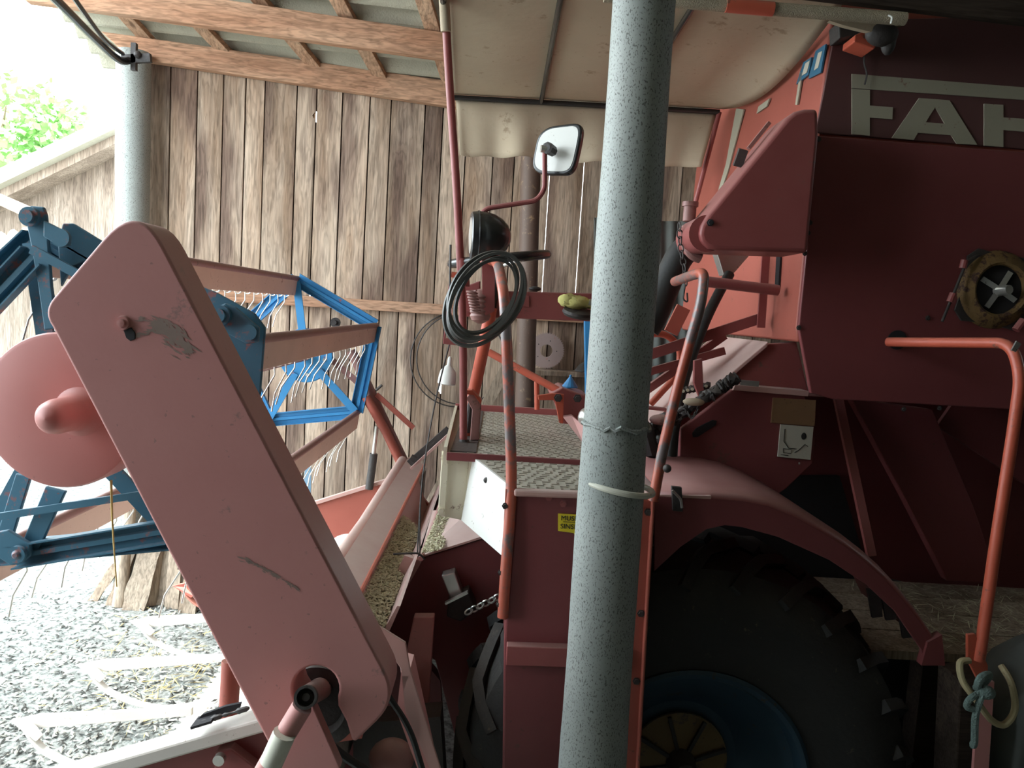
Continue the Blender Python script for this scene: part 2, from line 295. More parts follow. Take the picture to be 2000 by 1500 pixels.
    def ball(self, c, r, sx=1, sy=1, sz=1, seg=16):
        g = bmesh.ops.create_uvsphere(self.bm, u_segments=seg, v_segments=seg // 2 + 2, radius=r)
        for v in g['verts']: v.co = Vector((v.co.x * sx, v.co.y * sy, v.co.z * sz)) + Vector(c)
        for v in g['verts']:
            for f in v.link_faces: f.smooth = True
        return self
    def build(self, name, m, parent=None, bevel=0.0, seg=2, sharp=35, solid=0):
        bmesh.ops.recalc_face_normals(self.bm, faces=self.bm.faces)
        me = bpy.data.meshes.new(name); self.bm.to_mesh(me); self.bm.free()
        o = bpy.data.objects.new(name, me); COL.objects.link(o)
        me.materials.append(MT[m] if isinstance(m, str) else m)
        if bevel:
            b = o.modifiers.new('bevel', 'BEVEL'); b.width = bevel; b.segments = seg; b.limit_method = 'ANGLE'; b.angle_limit = math.radians(30); b.harden_normals = False
        if any(p.use_smooth for p in me.polygons) or bevel > 0.006:
            me.shade_smooth()
            for e in me.edges: pass
            try: me.set_sharp_from_angle(angle=math.radians(sharp))
            except Exception: pass
        return attach(o, parent)
def P(pts, Y): return [at(x, y, Y) for x, y in pts]
def slab(name, pts, Y, t, m, parent=None, bevel=0.0, seg=2):
    return MB().prism(P(pts, Y), (0, t, 0)).build(name, m, parent, bevel, seg)
def hullpath(corners, r=0.04, n=6, closed=False):    # polyline with rounded corners
    C = [Vector(c) for c in corners]; out = []; m = len(C)
    for i, c in enumerate(C):
        if not closed and i in (0, m - 1): out.append(c); continue
        a, b = C[i - 1], C[(i + 1) % m]; da, db = (a - c), (b - c); rr = min(r, da.length * 0.45, db.length * 0.45)
        p, q = c + da.normalized() * rr, c + db.normalized() * rr
        for k in range(n + 1):
            t = k / n; out.append(p * (1 - t) ** 2 + c * 2 * t * (1 - t) + q * t * t)
    return out
def tube(name, corners, r, m, parent=None, fil=0.04, n=12, closed=False, r1=None):
    return MB().sweep(hullpath(corners, fil, closed=closed), r, n, closed, r1).build(name, m, parent)
def spline(pts, n=8, closed=False):
    C = [Vector(p) for p in pts]; m = len(C); out = []
    for i in range(m if closed else m - 1):
        p0 = C[(i - 1) % m] if (closed or i) else C[0]; p1 = C[i]; p2 = C[(i + 1) % m]; p3 = C[(i + 2) % m] if (closed or i + 2 < m) else C[-1]
        for k in range(n):
            t = k / n
            out.append(0.5 * ((2 * p1) + (p2 - p0) * t + (2 * p0 - 5 * p1 + 4 * p2 - p3) * t * t + (3 * p1 - p0 - 3 * p2 + p3) * t ** 3))
    if not closed: out.append(C[-1])
    return out
def copy_tree(o, parent=None, off=None):
    c = o.copy(); COL.objects.link(c)
    if parent is not None: c.parent = parent; c.matrix_parent_inverse = o.matrix_parent_inverse.copy()
    if off is not None: c.location = Vector(o.location) + Vector(off)
    for ch in [x for x in bpy.data.objects if x.parent == o]: copy_tree(ch, c)
    return c
def bolt(c, r=0.012, axis=(0, -1, 0), name='bolt', m='grease', parent=None, h=0.012):
    b = MB(); b.lathe(c, axis, [(0, r * 1.5), (h * 0.25, r * 1.5), (h * 0.25, r), (h, r), (h, 0)], 6 if r > 0.006 else 8, smooth=False)
    return b.build(name, m, parent)
def text_mesh(name, txt, size, origin, m, parent, align='LEFT', rot=None, ext=0.0006, bold=0.0):
    c = bpy.data.curves.new(name, 'FONT'); c.body = txt; c.size = size; c.extrude = ext; c.align_x = align; c.offset = bold
    t = bpy.data.objects.new(name + '_tmp', c); COL.objects.link(t)
    bpy.context.view_layer.update()
    me = bpy.data.meshes.new_from_object(t.evaluated_get(bpy.context.evaluated_depsgraph_get()))
    bpy.data.objects.remove(t)
    me.name = name
    me.transform(Matrix.Translation(Vector(origin)) @ (rot or Matrix.Rotation(PI / 2, 4, 'X')))
    o = bpy.data.objects.new(name, me); COL.objects.link(o); me.materials.clear(); me.materials.append(MT[m])
    return attach(o, parent)
# ================================================================== SETTING
# ground
bm = MB()
bm.prism([(-40, -12, -0.05), (9, -12, -0.05), (9, 45, -0.05), (-40, 45, -0.05)], (0, 0, 0.05))
tag(bm.build('floor', 'ground'), kind='structure')
# back plank wall
def wall_s(px, py): return (atw(px, py) - WP).dot(WD)
def roofz(x, y):                         # underside of the sheets: rises from the wall to a ridge, then falls again
    b = 3.735 + 0.30 * (5.4 - max(y, 3.0)) - 0.04 * (x + 2.5)
    return b - 0.28 * (3.0 - max(y, 0.4)) if y < 3.0 else b
def roofpt(px, py, dz=0.0):
    d = ray(px, py); return CAM + d * ((3.735 + 1.62 - 0.1 + dz - CAM.z) / (d.z + 0.30 * d.y + 0.04 * d.x))
def wpt(s, z, off=0.0): return WP + WD * s + WN * off + Vector((0, 0, z))
S0 = wall_s(283, 350)
up_px = [283, 332, 384, 434, 477, 514, 576, 614, 664, 717, 758, 824, 859, 906, 960, 1002, 1072, 1138, 1182, 1240, 1290, 1330, 1368]
ss = [wall_s(x, 350) for x in up_px]
while ss[-1] < 9.5: ss.append(ss[-1] + random.uniform(0.13, 0.24))
ztop = 3.66; zmid = (atw(700, 592)).z
wall = MB(); batt = MB()
holes = [(613, 228), (606, 578), (862, 760), (1362, 352)]
HS = [((atw(a, b) - WP).dot(WD), atw(a, b).z) for a, b in holes]
def board(s0, s1, z0, z1, off):
    pts = [(s0, z0), (s1, z0)]
    for hs, hz in HS:                                   # knot fallen out of the right edge of a board
        if abs(hs - s1) < 0.035 and z0 < hz < z1:
            pts += [(s1, hz - 0.022), (s1 - 0.016, hz - 0.012), (s1 - 0.02, hz + 0.004), (s1 - 0.01, hz + 0.02), (s1, hz + 0.026)]
    pts += [(s1, z1), (s0, z1)]
    wall.prism([wpt(s, z, off) for s, z in pts], WN * 0.022)
slits = [wall_s(1072, 350), wall_s(1138, 350)]
edge = lambda v: 0.003 if min(abs(v - q) for q in slits) < 0.01 else 0.0045
for a, b in zip(ss, ss[1:]):
    board(a + edge(a), b - edge(b), zmid - 0.02, 3.655 - 0.0415 * b, random.uniform(0, 0.006))
sl = [S0]
while sl[-1] < 9.5: sl.append(sl[-1] + random.uniform(0.12, 0.21))
for a, b in zip(sl, sl[1:]):
    board(a + 0.0045, b - 0.0045, 0.0, zmid - 0.024, random.uniform(0, 0.006))
slits = [wall_s(1072, 350), wall_s(1138, 350)]
for lst, z0, z1 in ((ss, zmid - 0.02, ztop), (sl, 0, zmid - 0.024)):
    for g in lst:
        segs = [(z0, z1)]
        if lst is ss and min(abs(g - q) for q in slits) < 0.01: segs = [(z0, z0 + 0.1), (z1 - 0.4, z1)]
        for hs, hz in HS:
            if abs(hs - g) < 0.035:
                segs = [q for (a, b) in segs for q in (((a, hz - 0.035), (hz + 0.04, b)) if a < hz < b else ((a, b),))]
        for a, b in segs:
            if lst is ss: b = min(b, 3.64 - 0.0415 * g)
            batt.prism([wpt(g - 0.03, a, -0.022), wpt(g + 0.03, a, -0.022), wpt(g + 0.03, b, -0.022), wpt(g - 0.03, b, -0.022)], WN * 0.02)
tag(wall.build('wall_back', 'wallwood'), kind='structure')
tag(batt.build('trim_1', 'darkwood'), kind='structure')  # dark backing strips added to stop daylight through the board gaps
rl = MB()
rl.prism([wpt(S0, zmid - 0.045, 0.026), wpt(9, zmid - 0.045, 0.026), wpt(9, zmid + 0.028, 0.026), wpt(S0, zmid + 0.028, 0.026)], WN * 0.06)
tag(rl.build('trim_2', 'beamwood', bevel=0.004), kind='structure')
# other walls of the barn (behind and right of the camera) keep the inside dark
b = MB()
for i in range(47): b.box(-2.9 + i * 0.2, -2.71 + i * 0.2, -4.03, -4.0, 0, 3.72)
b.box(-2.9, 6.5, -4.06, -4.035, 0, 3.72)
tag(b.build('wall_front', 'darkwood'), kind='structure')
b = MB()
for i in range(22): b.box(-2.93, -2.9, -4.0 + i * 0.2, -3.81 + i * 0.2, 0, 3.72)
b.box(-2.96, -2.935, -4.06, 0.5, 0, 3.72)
tag(b.build('wall_left_blocker', 'darkwood'), kind='structure')  # unseen wall, added and sized to hold back daylight from the left
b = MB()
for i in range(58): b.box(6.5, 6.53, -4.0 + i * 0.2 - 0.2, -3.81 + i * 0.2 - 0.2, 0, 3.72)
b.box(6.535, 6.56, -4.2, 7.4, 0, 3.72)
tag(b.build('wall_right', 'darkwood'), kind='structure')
# roof: corrugated fibre cement sheet, waves across the rafters
XL = -2.95
b = MB(); bmm = b.bm; bmm.faces.layers.float.new('rnd')
nY = 560; rows = []
for i in range(nY + 1):
    y = -4.2 + i * (10.0 / nY)
    w_ = 0.036 * math.sin(2 * PI * y / 0.16); z0, z1 = roofz(XL, y) + 0.03 + w_, roofz(6.7, y) + 0.03 + w_
    rows.append([bmm.verts.new((XL, y, z0)), bmm.verts.new((6.7, y, z1)), bmm.verts.new((6.7, y, z1 + 0.012)), bmm.verts.new((XL, y, z0 + 0.012))])
for A, B in zip(rows, rows[1:]):
    for j in ((0, 1), (2, 3), (3, 0), (1, 2)): bmm.faces.new((A[j[0]], A[j[1]], B[j[1]], B[j[0]]))
tag(b.build('ceiling', 'asbestos'), kind='structure')
# beams
def beam_px(p0, p1, p2, p3, plane):
    pass
tb = [atw(250, 82, 0.05), atw(1500, 262, 0.05)]
def quadbeam(name, top0, top1, bot0, bot1, off, t, m='beamwood'):
    q = [atw(*bot0, off), atw(*bot1, off), atw(*top1, off), atw(*top0, off)]
    return tag(MB().prism(q, WN * t, 0.6).build(name, m, bevel=0.006), kind='structure')
quadbeam('trim_3', (205, 68), (1500, 252), (262, 120), (1500, 306), 0.03, 0.07)
q = quadbeam('trim_4', (60, -50), (1400, 150), (60, 10), (1400, 195), 0.62, 0.07)
tag(MB().box(-3.0, 6.4, 2.96, 3.04, 4.1, 4.24).build('trim_5', 'beamwood'), kind='structure')
rf = [((238, 22), (292, 81)), ((391, 50), (443, 104)), ((571, 76), (616, 130)), ((715, 99), (742, 148)), ((862, 110), (880, 168))]
for k, (a, b_) in enumerate(rf):
    p0, p1 = roofpt(a[0], a[1], -0.02), roofpt(b_[0], b_[1], -0.02)
    d = Vector((p0.x - p1.x, p0.y - p1.y, 0)); d = d / d.length; d = d / abs(d.y)
    q0 = Vector((p1.x, 0, 0)) + d * (p1.y - 3.02); q0.y = 3.02; q0.z = roofz(q0.x, q0.y) - 0.02
    q1 = p1 - d * 0.06; q1.z = roofz(q1.x, q1.y) - 0.02
    tag(MB().bar(q0, q1, 0.095, 0.035, up=(0, 0, 1), r=0.5 + 0.1 * k).build('trim_%d' % (6 + k), 'rafterwood', bevel=0.003), kind='structure')
for k in range(5):
    x = 0.5 + k * 1.15
    tag(MB().bar((x, 3.02, roofz(x, 3.02) - 0.02), (x, 5.3, roofz(x, 5.3) - 0.02), 0.095, 0.035, up=(0, 0, 1)).build('trim_%d' % (11 + k), 'rafterwood'), kind='structure')
# dark beam over the tank, upper right
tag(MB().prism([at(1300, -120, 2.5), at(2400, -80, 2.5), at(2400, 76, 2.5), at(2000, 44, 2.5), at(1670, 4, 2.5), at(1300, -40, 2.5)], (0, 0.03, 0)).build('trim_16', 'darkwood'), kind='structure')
# posts
def post(name, px0, px1, Y, r0, r1, m, label, z1=None, rough=True):
    p0 = atz(px0[0], px0[1], 0) if px0 is None else at(*px0, Y); p1 = at(*px1, Y)
    d = (p1 - p0); zt = z1 or p1.z
    a = p0 + d * ((0 - p0.z) / d.z); c = p0 + d * ((zt - p0.z) / d.z)
    n = 60; pts = []; rs = []
    for i in range(n + 1):
        t = i / n; pts.append(a + (c - a) * t); z = pts[-1].z
        r = r0 + (r1 - r0) * t
        if rough: r *= 1 + 0.012 * math.sin(z * 9) + random.uniform(-0.006, 0.006)
        rs.append(r)
    o = MB().sweep(pts, rs, 28).build(name, m)
    return tag(o, label, 'post')
Yc = 1.9
column = post('concrete_post', (1156, 1500), (1258, 0), Yc, 0.094, 0.066, 'post', 'thick speckled grey post standing in front of the red machine', 4.0)
# collar of rough mortar at the joint
cz = at(1203, 830, Yc)
b = MB()
ln = []
for k in range(40):
    a = 2 * PI * k / 40; ln.append(cz + Vector((math.cos(a) * 0.0835, math.sin(a) * 0.0835, random.uniform(-0.006, 0.006))))
b.sweep(ln, [random.uniform(0.003, 0.007) for _ in ln], 6, closed=True)
o = b.build('mortar_ridge', 'post', column)
cz = at(1193, 895, Yc)
post('concrete_post', (256, 700), (261, 130), 5.2, 0.104, 0.104, 'post', 'speckled grey post at the open left end of the plank wall', 3.62)
post('pipe_post', (1022, 900), (1037, 320), 5.2, 0.066, 0.066, 'brownpost', 'dark brown round post against the plank wall behind the cab', 3.45)
# ================================================================== OUTSIDE
sh = thing('shed', (-7.8, 9.5, 0), 'pale plank shed with a sloping gable roof beyond the open side', 'building')
def at9(x, y): return at(x, y, 9.5)
MB().prism([at9(-60, 900), at9(262, 900), at9(262, 262), at9(-60, 402)], (0, 0.08, 0)).build('plank_wall', 'outwood', sh)
MB().prism([at9(-120, 425), at9(270, 240), at9(270, 268), at9(-120, 455)], (0, -0.5, 0)).build('roof', 'asbestos', sh)
MB().prism([at9(-120, 448), at9(270, 264), at9(270, 285), at9(-120, 474)], (0, -0.35, 0)).build('fascia_board', 'outwood', sh)
lr = MB(); L8 = 8.2
q = [at(-220, 500, L8), at(78, 445, L8), at(78, 500, L8), at(-220, 560, L8)]
rr = []
lb = MB(); nb = lb.bm
for i in range(61):
    t = i / 60; z = 0.03 * math.sin(i * 1.3)
    rr.append((nb.verts.new(at(-220 + 298 * t, 505 - 60 * t, 8.6) + Vector((0, 0, z))), nb.verts.new(at(-220 + 298 * t, 590 - 62 * t, 7.9) + Vector((0, 0, z)))))
for A, B in zip(rr, rr[1:]): nb.faces.new((A[0], B[0], B[1], A[1]))
nb.faces.layers.float.new('rnd')
o = lb.build('porch_roof', 'asbestos', sh); m_ = o.modifiers.new('s', 'SOLIDIFY'); m_.thickness = 0.02
MB().bar(at(72, 450, 8.0), at(72, 700, 8.0), 0.09, 0.09).build('porch_post', 'outwood', sh)
MB().bar(at(-10, 385, 8.9), at(80, 425, 8.1), 0.09, 0.1, up=(0, 0, 1)).build('porch_brace', 'outwood', sh)
def tree(x, y, h, r, n, label):
    t = thing('tree', (x, y, 0), label, 'tree')
    tr = MB(); tr.sweep([(x, y, 0), (x + 0.1, y, h * 0.5), (x, y, h * 0.85)], 0.18, 10, r1=0.05)
    for k in range(7):
        a = k * 0.9; z0 = h * (0.4 + 0.06 * k)
        tr.sweep([(x, y, z0), (x + math.cos(a) * r * 0.7, y + math.sin(a) * r * 0.7, z0 + r * 0.5)], 0.05, 6, r1=0.015)
    tr.build('trunk', 'bark', t)
    lf = bmesh.new(); rnd = random.Random(int(x * 10))
    cl = [(x + rnd.uniform(-r, r) * 0.8, y + rnd.uniform(-r, r) * 0.8, h * 0.72 + rnd.uniform(-1, 1) * r * 0.7, rnd.uniform(0.3, 0.6) * r) for _ in range(22)]
    for i in range(n):
        c = rnd.choice(cl); v = Vector((rnd.gauss(0, 1), rnd.gauss(0, 1), rnd.gauss(0, 1))).normalized() * c[3] * rnd.uniform(0.4, 1)
        p = Vector(c[:3]) + v; s = rnd.uniform(0.06, 0.12)
        a = Vector((rnd.uniform(-1, 1), rnd.uniform(-1, 1), rnd.uniform(-1, 1))).normalized() * s; b_ = a.orthogonal().normalized() * s * 0.6
        lf.faces.new([lf.verts.new(q_) for q_ in (p - a, p - b_, p + a, p + b_)])
    me = bpy.data.meshes.new('foliage'); lf.to_mesh(me); lf.free(); me.materials.append(MT['leaf'])
    fo = bpy.data.objects.new('foliage', me); COL.objects.link(fo); attach(fo, t)
tree(-11.0, 17, 6.0, 2.0, 6000, 'pale green tree rising beyond the shed roof beside the post')
tree(-17.5, 21.5, 5.6, 2.4, 6000, 'pale green tree at the far left edge beyond the shed')
# dark cable bundle sagging along the roof edge
cp = [at(70, -40, 3.6), at(130, 20, 3.9), at(185, 75, 4.3), at(235, 118, 4.75), at(268, 112, 4.86)]
tag(MB().sweep(spline(cp, 10), 0.022, 10).build('cable', 'black'), 'thick black cable sagging along the roof edge to the post', 'cable', None)
cp = [at(120, -40, 3.6), at(165, 25, 3.9), at(205, 78, 4.3), at(240, 105, 4.78)]
tag(MB().sweep(spline(cp, 10), 0.012, 8).build('cable', 'black'), 'thin black cable above the thick one along the roof edge', 'cable', None)
cl = MB(); c0 = at(262, 118, 4.83)
cl.bar(c0 + Vector((-0.07, 0, 0)), c0 + Vector((0.1, 0, 0.02)), 0.05, 0.03); cl.bar(c0 + Vector((0, 0, -0.06)), c0 + Vector((0.0, 0, 0.1)), 0.03, 0.03); cl.ball(c0 + Vector((0.03, -0.02, 0.03)), 0.022)
tag(cl.build('cable_clamp', 'grease'), 'dark iron clamp holding cables at the top of the left post', 'clamp')
# ================================================================== COMBINE
H = thing('combine_harvester', (0.9, 3.4, 0), 'large red combine harvester with blue reel and beige canopy filling the barn', 'combine harvester')
# ---- grain tank
TY = 2.72
tank = slab('grain_tank', [(1640, -90), (2420, -60), (2420, 700), (1557, 668), (1555, 640), (1570, 495), (1605, 185)], TY, 1.75, 'tank', H, 0.008)
fp = slab('side_panel', [(1590, 264), (2420, 330), (2420, 826), (1984, 800), (1628, 780), (1584, 768), (1560, 640), (1575, 495)], TY - 0.022, 0.022, 'redside', H, 0.004)
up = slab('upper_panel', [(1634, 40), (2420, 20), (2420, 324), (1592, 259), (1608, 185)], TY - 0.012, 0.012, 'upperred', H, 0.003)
LY = TY - 0.0165
lt = MB()
lt.prism(P([(1664, 144), (2000, 170.5), (2240, 189), (2240, 213), (2000, 195), (1664, 172)], LY), (0, 0.004, 0))
lt.prism(P([(1664, 173), (1699, 176), (1699, 206), (1744, 209.5), (1743, 233), (1699, 229.5), (1699, 265), (1664, 262)], LY), (0, 0.004, 0))
def lp(z): return [(1300 + a * 0.35, b * 0.35) for a, b in z]
lt.prism(P(lp([(1262, 770), (1385, 780), (1408, 741), (1452, 682), (1505, 597), (1505, 553), (1415, 547)]), LY), (0, 0.004, 0))
lt.prism(P(lp([(1505, 553), (1505, 597), (1558, 690), (1594, 754), (1625, 802), (1740, 808), (1585, 560)]), LY), (0, 0.004, 0))
lt.prism(P(lp([(1408, 741), (1452, 682), (1558, 690), (1594, 754)]), LY), (0, 0.004, 0))
lt.prism(P(lp([(1778, 578), (1885, 585), (1885, 655), (2060, 667), (2060, 597), (2165, 605), (2165, 842), (2060, 834), (2060, 739), (1885, 725), (1885, 820), (1778, 812)]), LY), (0, 0.004, 0))
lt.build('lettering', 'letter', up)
# rubber hole and ventilator ring
hc = at(1752, 664, TY - 0.024)
MB().lathe(hc, (0, -1, 0), [(0, 0.034), (0.003, 0.034), (0.003, 0.03)], 28).build('hole', 'dark', fp)
vc = at(1944, 566, TY - 0.024)
ring = MB(); ring.lathe(vc, (0, -1, 0), [(0, 0.137), (0.012, 0.130), (0.03, 0.108), (0.035, 0.094), (0.03, 0.086), (0.0, 0.084)], 40, cap=False)
ring.build('inlet_ring', 'rustyellow', fp)
sq = MB(); sq.prism([vc + Vector((math.cos(a) * r, 0.0, math.sin(a) * r)) for a, r in [(math.radians(k * 90 + 38 + j), 0.16 if abs(j) < 9 else 0.132) for k in range(4) for j in (-24, -8, 8, 24)]], (0, -0.008, 0))
sq.build('inlet_plate', 'grease', fp)
MB().lathe(vc + Vector((0, -0.009, 0)), (0, -1, 0), [(0, 0.085), (0.003, 0.085)], 32).build('inlet_hole', 'dark', fp)
fan = MB(); fan.lathe(vc + Vector((0.0, -0.012, -0.005)), (0.2, -1, 0.1), [(0, 0.02), (0.02, 0.018), (0.05, 0.016), (0.05, 0.0)], 16)
for k in range(4):
    a = k * PI / 2 - 0.5; d = Vector((math.cos(a), 0, math.sin(a)))
    fan.bar(vc + Vector((0, -0.022, 0)) + d * 0.012, vc + Vector((0, -0.018, 0)) + d * 0.072, 0.018, 0.005, up=(0.3, 1, 0.2))
fan.build('fan', 'steel', fp)
ip = [at(1912, 497, 2.68), at(1890, 510, 2.66), at(1882, 525, 2.66), at(1862, 575, 2.655), at(1840, 628, 2.65)]
tube('latch_rod', ip, 0.005, 'grease', fp, 0.02)
for a, b_ in ((at(1884, 508, 2.66), at(1880, 524, 2.66)), (at(1862, 573, 2.655), at(1855, 590, 2.655))): MB().sweep([a, b_], 0.012, 10).build('latch_sleeve', 'red', fp)
MB().sweep([at(1999, 625, 2.66), at(1984, 645, 2.66)], 0.014, 10).build('latch_sleeve', 'red', fp)
for x, y in ((1912, 492), (1948, 494), (1599, 272), (1582, 435), (1578, 455), (1572, 495), (1560, 640), (1812, 621), (1765, 799), (1835, 797), (1985, 800)):
    bolt(at(x, y, TY - 0.024), 0.006, parent=fp, name='screw', m='grease', h=0.006)
# things on the tank front: steel straps, stickers, bracket
def tf(px, py, off=0.004):   # on the tank's front sheet (left-facing); sheet taken as plane through its near edge
    a = at(1605, 185, TY); d = ray(px, py)
    b1 = at(1570, 495, TY); e = (b1 - a); n = e.cross(Vector((0, 1, 0))).normalized()
    if n.x > 0: n = -n
    return CAM + d * (((a + n * off) - CAM).dot(n) / d.dot(n))
def onfront(name, pts, m, off=0.006, parent=tank):
    return MB().prism([tf(x, y, 0.002) for x, y in pts], (-off, 0, 0)).build(name, m, parent)
onfront('tank_strap', [(1440, 212), (1455, 214), (1425, 330), (1402, 400), (1398, 396), (1420, 320)], 'letter')
onfront('tank_strap', [(1565, 140), (1570, 142), (1560, 205), (1556, 205)], 'letter')
onfront('sticker', [(1572, 122), (1588, 112), (1582, 146), (1558, 165)], 'bluesticker')
onfront('sticker', [(1596, 100), (1616, 86), (1606, 142), (1582, 154)], 'bluesticker')
onfront('sticker', [(1577, 124), (1586, 118), (1580, 142), (1570, 148)], 'plate', 0.008)
onfront('sticker', [(1602, 104), (1610, 100), (1602, 132), (1594, 138)], 'plate', 0.008)
onfront('dirty_decal', [(1484, 208), (1506, 192), (1500, 208), (1480, 222)], 'letter')
slab('bracket', [(1670, 68), (1712, 50), (1722, 70), (1708, 96), (1668, 82)], 2.6, 0.09, 'orange', H, 0.004)
slab('bracket', [(1638, 42), (1690, 44), (1690, 66), (1640, 75)], 2.63, 0.08, 'grease', H, 0.004)
rag = MB(); rag.ball(at(1722, 66, 2.57), 0.045, 1.2, 0.7, 0.9); rag.ball(at(1735, 82, 2.58), 0.03, 0.8, 0.7, 1.4); rag.ball(at(1708, 55, 2.57), 0.03, 1.4, 0.7, 0.5)
rag.build('greasy_joint', 'grease', H)
tube('tank_chain', [at(1692, 90, 2.68), at(1686, 120, 2.69), at(1694, 145, 2.69), at(1689, 165, 2.69)], 0.003, 'grease', H, 0.02, 6)
# slot in the lower tank front, shelf bar
slot = onfront('slot', [(1519, 500), (1527, 500), (1523, 562), (1516, 562)], 'dark')
# ---- unloading elevator head
eh = slab('elevator_head', [(1598, 212), (1572, 212), (1553, 217), (1538, 229), (1382, 420), (1370, 440), (1366, 458), (1371, 474), (1384, 485), (1400, 488), (1578, 494), (1600, 268)], 2.50, 0.21, 'red', H, 0.018, 4)
bolt(at(1387, 435, 2.5), 0.008, parent=eh, m='dark')
MB().bar(at(1452, 292, 2.6), at(1440, 325, 2.62), 0.03, 0.02).build('latch', 'grease', eh)
MB().bar(at(1502, 240, 2.6), at(1462, 290, 2.6), 0.012, 0.02).build('latch_bar', 'rust', eh)
MB().lathe(at(1366, 462, 2.62), (0, 1, 0), [(-0.1, 0.045), (-0.1, 0.06), (0.09, 0.06), (0.09, 0.045)], 24).build('end_roller', 'red', eh)
MB().lathe(at(1347, 415, 2.68), (0, 0, 1), [(-0.03, 0.022), (0.02, 0.022), (0.02, 0.028), (0.035, 0.028), (0.035, 0.01)], 16).build('spout_clamp', 'rust', eh)
MB().sweep(spline([at(1338, 445, 2.68), at(1337, 470, 2.66), at(1350, 495, 2.64), at(1368, 505, 2.64)], 6), 0.018, 10).build('spout_clamp', 'rust', eh)
# chain hanging
def chain(name, pts, parent, r=0.0025, link=0.022, w=0.007, m='grease'):
    b = MB(); path = spline(pts, 30); 
    L = 0; prev = path[0]; nxt = 0; k = 0; acc = []
    for p in path[1:]:
        L += (p - prev).length
        if L >= nxt: acc.append((p.copy(), (p - prev).normalized())); nxt += link * 0.8
        prev = p
    for i, (p, t) in enumerate(acc):
        s = t.cross(Vector((0, 1, 0)) if i % 2 else Vector((1, 0.3, 0.2))).normalized()
        ring = [p + t * (link / 2) * math.cos(a) + s * w * math.sin(a) for a in [2 * PI * j / 10 for j in range(10)]]
        b.sweep(ring, r, 5, closed=True)
    return b.build(name, m, parent)
chain('chain', [at(1327, 442, 2.62), at(1329, 480, 2.62), at(1336, 520, 2.6), at(1340, 556, 2.58)], eh, link=0.03, w=0.009)
tube('chain_hook', [at(1338, 556, 2.58), at(1334, 585, 2.58), at(1343, 591, 2.58), at(1342, 572, 2.58)], 0.003, 'grease', eh, 0.015, 6)
# hose, pipes, funnel beneath it
MB().sweep(spline([at(1350, 478, 3.0), at(1325, 505, 3.0), at(1300, 560, 2.98), at(1278, 615, 2.95), at(1262, 640, 2.95)], 8), 0.055, 18).build('rubber_hose', 'rubber', H)
MB().sweep(spline([at(1425, 535, 3.05), at(1400, 580, 3.0), at(1372, 640, 2.95), at(1340, 730, 2.9), at(1318, 830, 2.8), at(1308, 930, 2.72)], 8), 0.02, 14).build('rubber_hose', 'rubber', H)
b = MB(); b.prism([at(1399, 490, 3.05), at(1470, 492, 3.05), at(1430, 538, 3.05), at(1414, 538, 3.05)], (0, 0.07, 0)); b.build('chute', 'steel', H, 0.003)
MB().sweep([at(1380, 550, 2.85), at(1520, 567, 2.85)], 0.02, 14).build('cross_tube', 'red', H)
MB().bar(at(1497, 480, 2.95), at(1486, 640, 2.95), 0.03, 0.012).build('upright_bar', 'red', H)
MB().bar(at(1225, 707, 2.98), at(1490, 620, 2.98), 0.04, 0.02).build('guard_bar', 'red', H)
MB().bar(at(1225, 738, 3.02), at(1415, 685, 3.02), 0.03, 0.02).build('guard_bar', 'red', H)
# gray tarp behind
b = MB(); tb_ = b.bm
def drape(name, x0, x1, y0, y1, Y, m, label, cat='tarp', amp=0.03, folds=5, nx=40, ny=20, parent=None):
    b = MB(); q = b.bm; g = []
    for i in range(nx + 1):
        t = i / nx; row = []
        for j in range(ny + 1):
            s = j / ny; p = at(x0 + (x1 - x0) * t, y0 + (y1 - y0) * s, Y); p.y += amp * math.sin(t * folds * 2 * PI + s * 1.5) * (0.3 + 0.7 * s) + 0.004 * math.sin(t * 19)
            row.append(q.verts.new(p))
        g.append(row)
    for i in range(nx):
        for j in range(ny): q.faces.new((g[i][j], g[i + 1][j], g[i + 1][j + 1], g[i][j + 1])).smooth = True
    o = b.build(name, m, parent, sharp=180); mm = o.modifiers.new('s', 'SOLIDIFY'); mm.thickness = 0.006
    if parent is None: tag(o, label, cat)
    return o
drape('tarp', 1268, 1345, 432, 1330, 4.7, 'tarp', 'dark grey tarp hanging behind the elevator, right of the grey post', amp=0.012, folds=3)
drape('tarp', 1160, 1192, 425, 1330, 4.75, 'tarp', 'narrow strip of dark tarp hanging left of the grey post', amp=0.012, folds=2, nx=14)
tag(MB().bar(at(1153, 600, 4.4), at(1160, 1100, 4.4), 0.07, 0.07).build('support_bar', 'blue'), 'blue upright bar standing behind the grey post', 'bar')
# ---- engine deck: sloping shelf, panels
b = MB(); b.prism([at(1500, 667, 2.86), at(1300, 838, 2.86), at(1185, 828, 3.5), at(1395, 655, 3.5)], (0, 0, -0.02)); b.build('sloping_cover', 'palepink', H, 0.003)
MB().sweep(spline([at(1560, 905, 2.7), at(1562, 905, 2.7)], 2), 0.004, 6).build('rivet', 'steel', H)
lp2 = slab('engine_side_panel', [(1432, 760), (1572, 772), (1592, 860), (1588, 905), (1535, 955), (1470, 1000), (1380, 960), (1325, 925), (1330, 838)], 2.80, 0.03, 'redside', H, 0.004)
slab('panel_slot', [(1352, 846), (1360, 836), (1392, 820), (1400, 822), (1399, 830), (1364, 853), (1354, 854)], 2.797, 0.01, 'dark', lp2, 0.001)
slab('inner_panel', [(1502, 672), (1556, 668), (1580, 768), (1430, 758), (1330, 836), (1320, 828)], 2.88, 0.05, 'red', H, 0.003)
slab('cross_shelf', [(1436, 752), (1580, 764), (1578, 774), (1432, 762)], 2.79, 0.09, 'palepink', H)
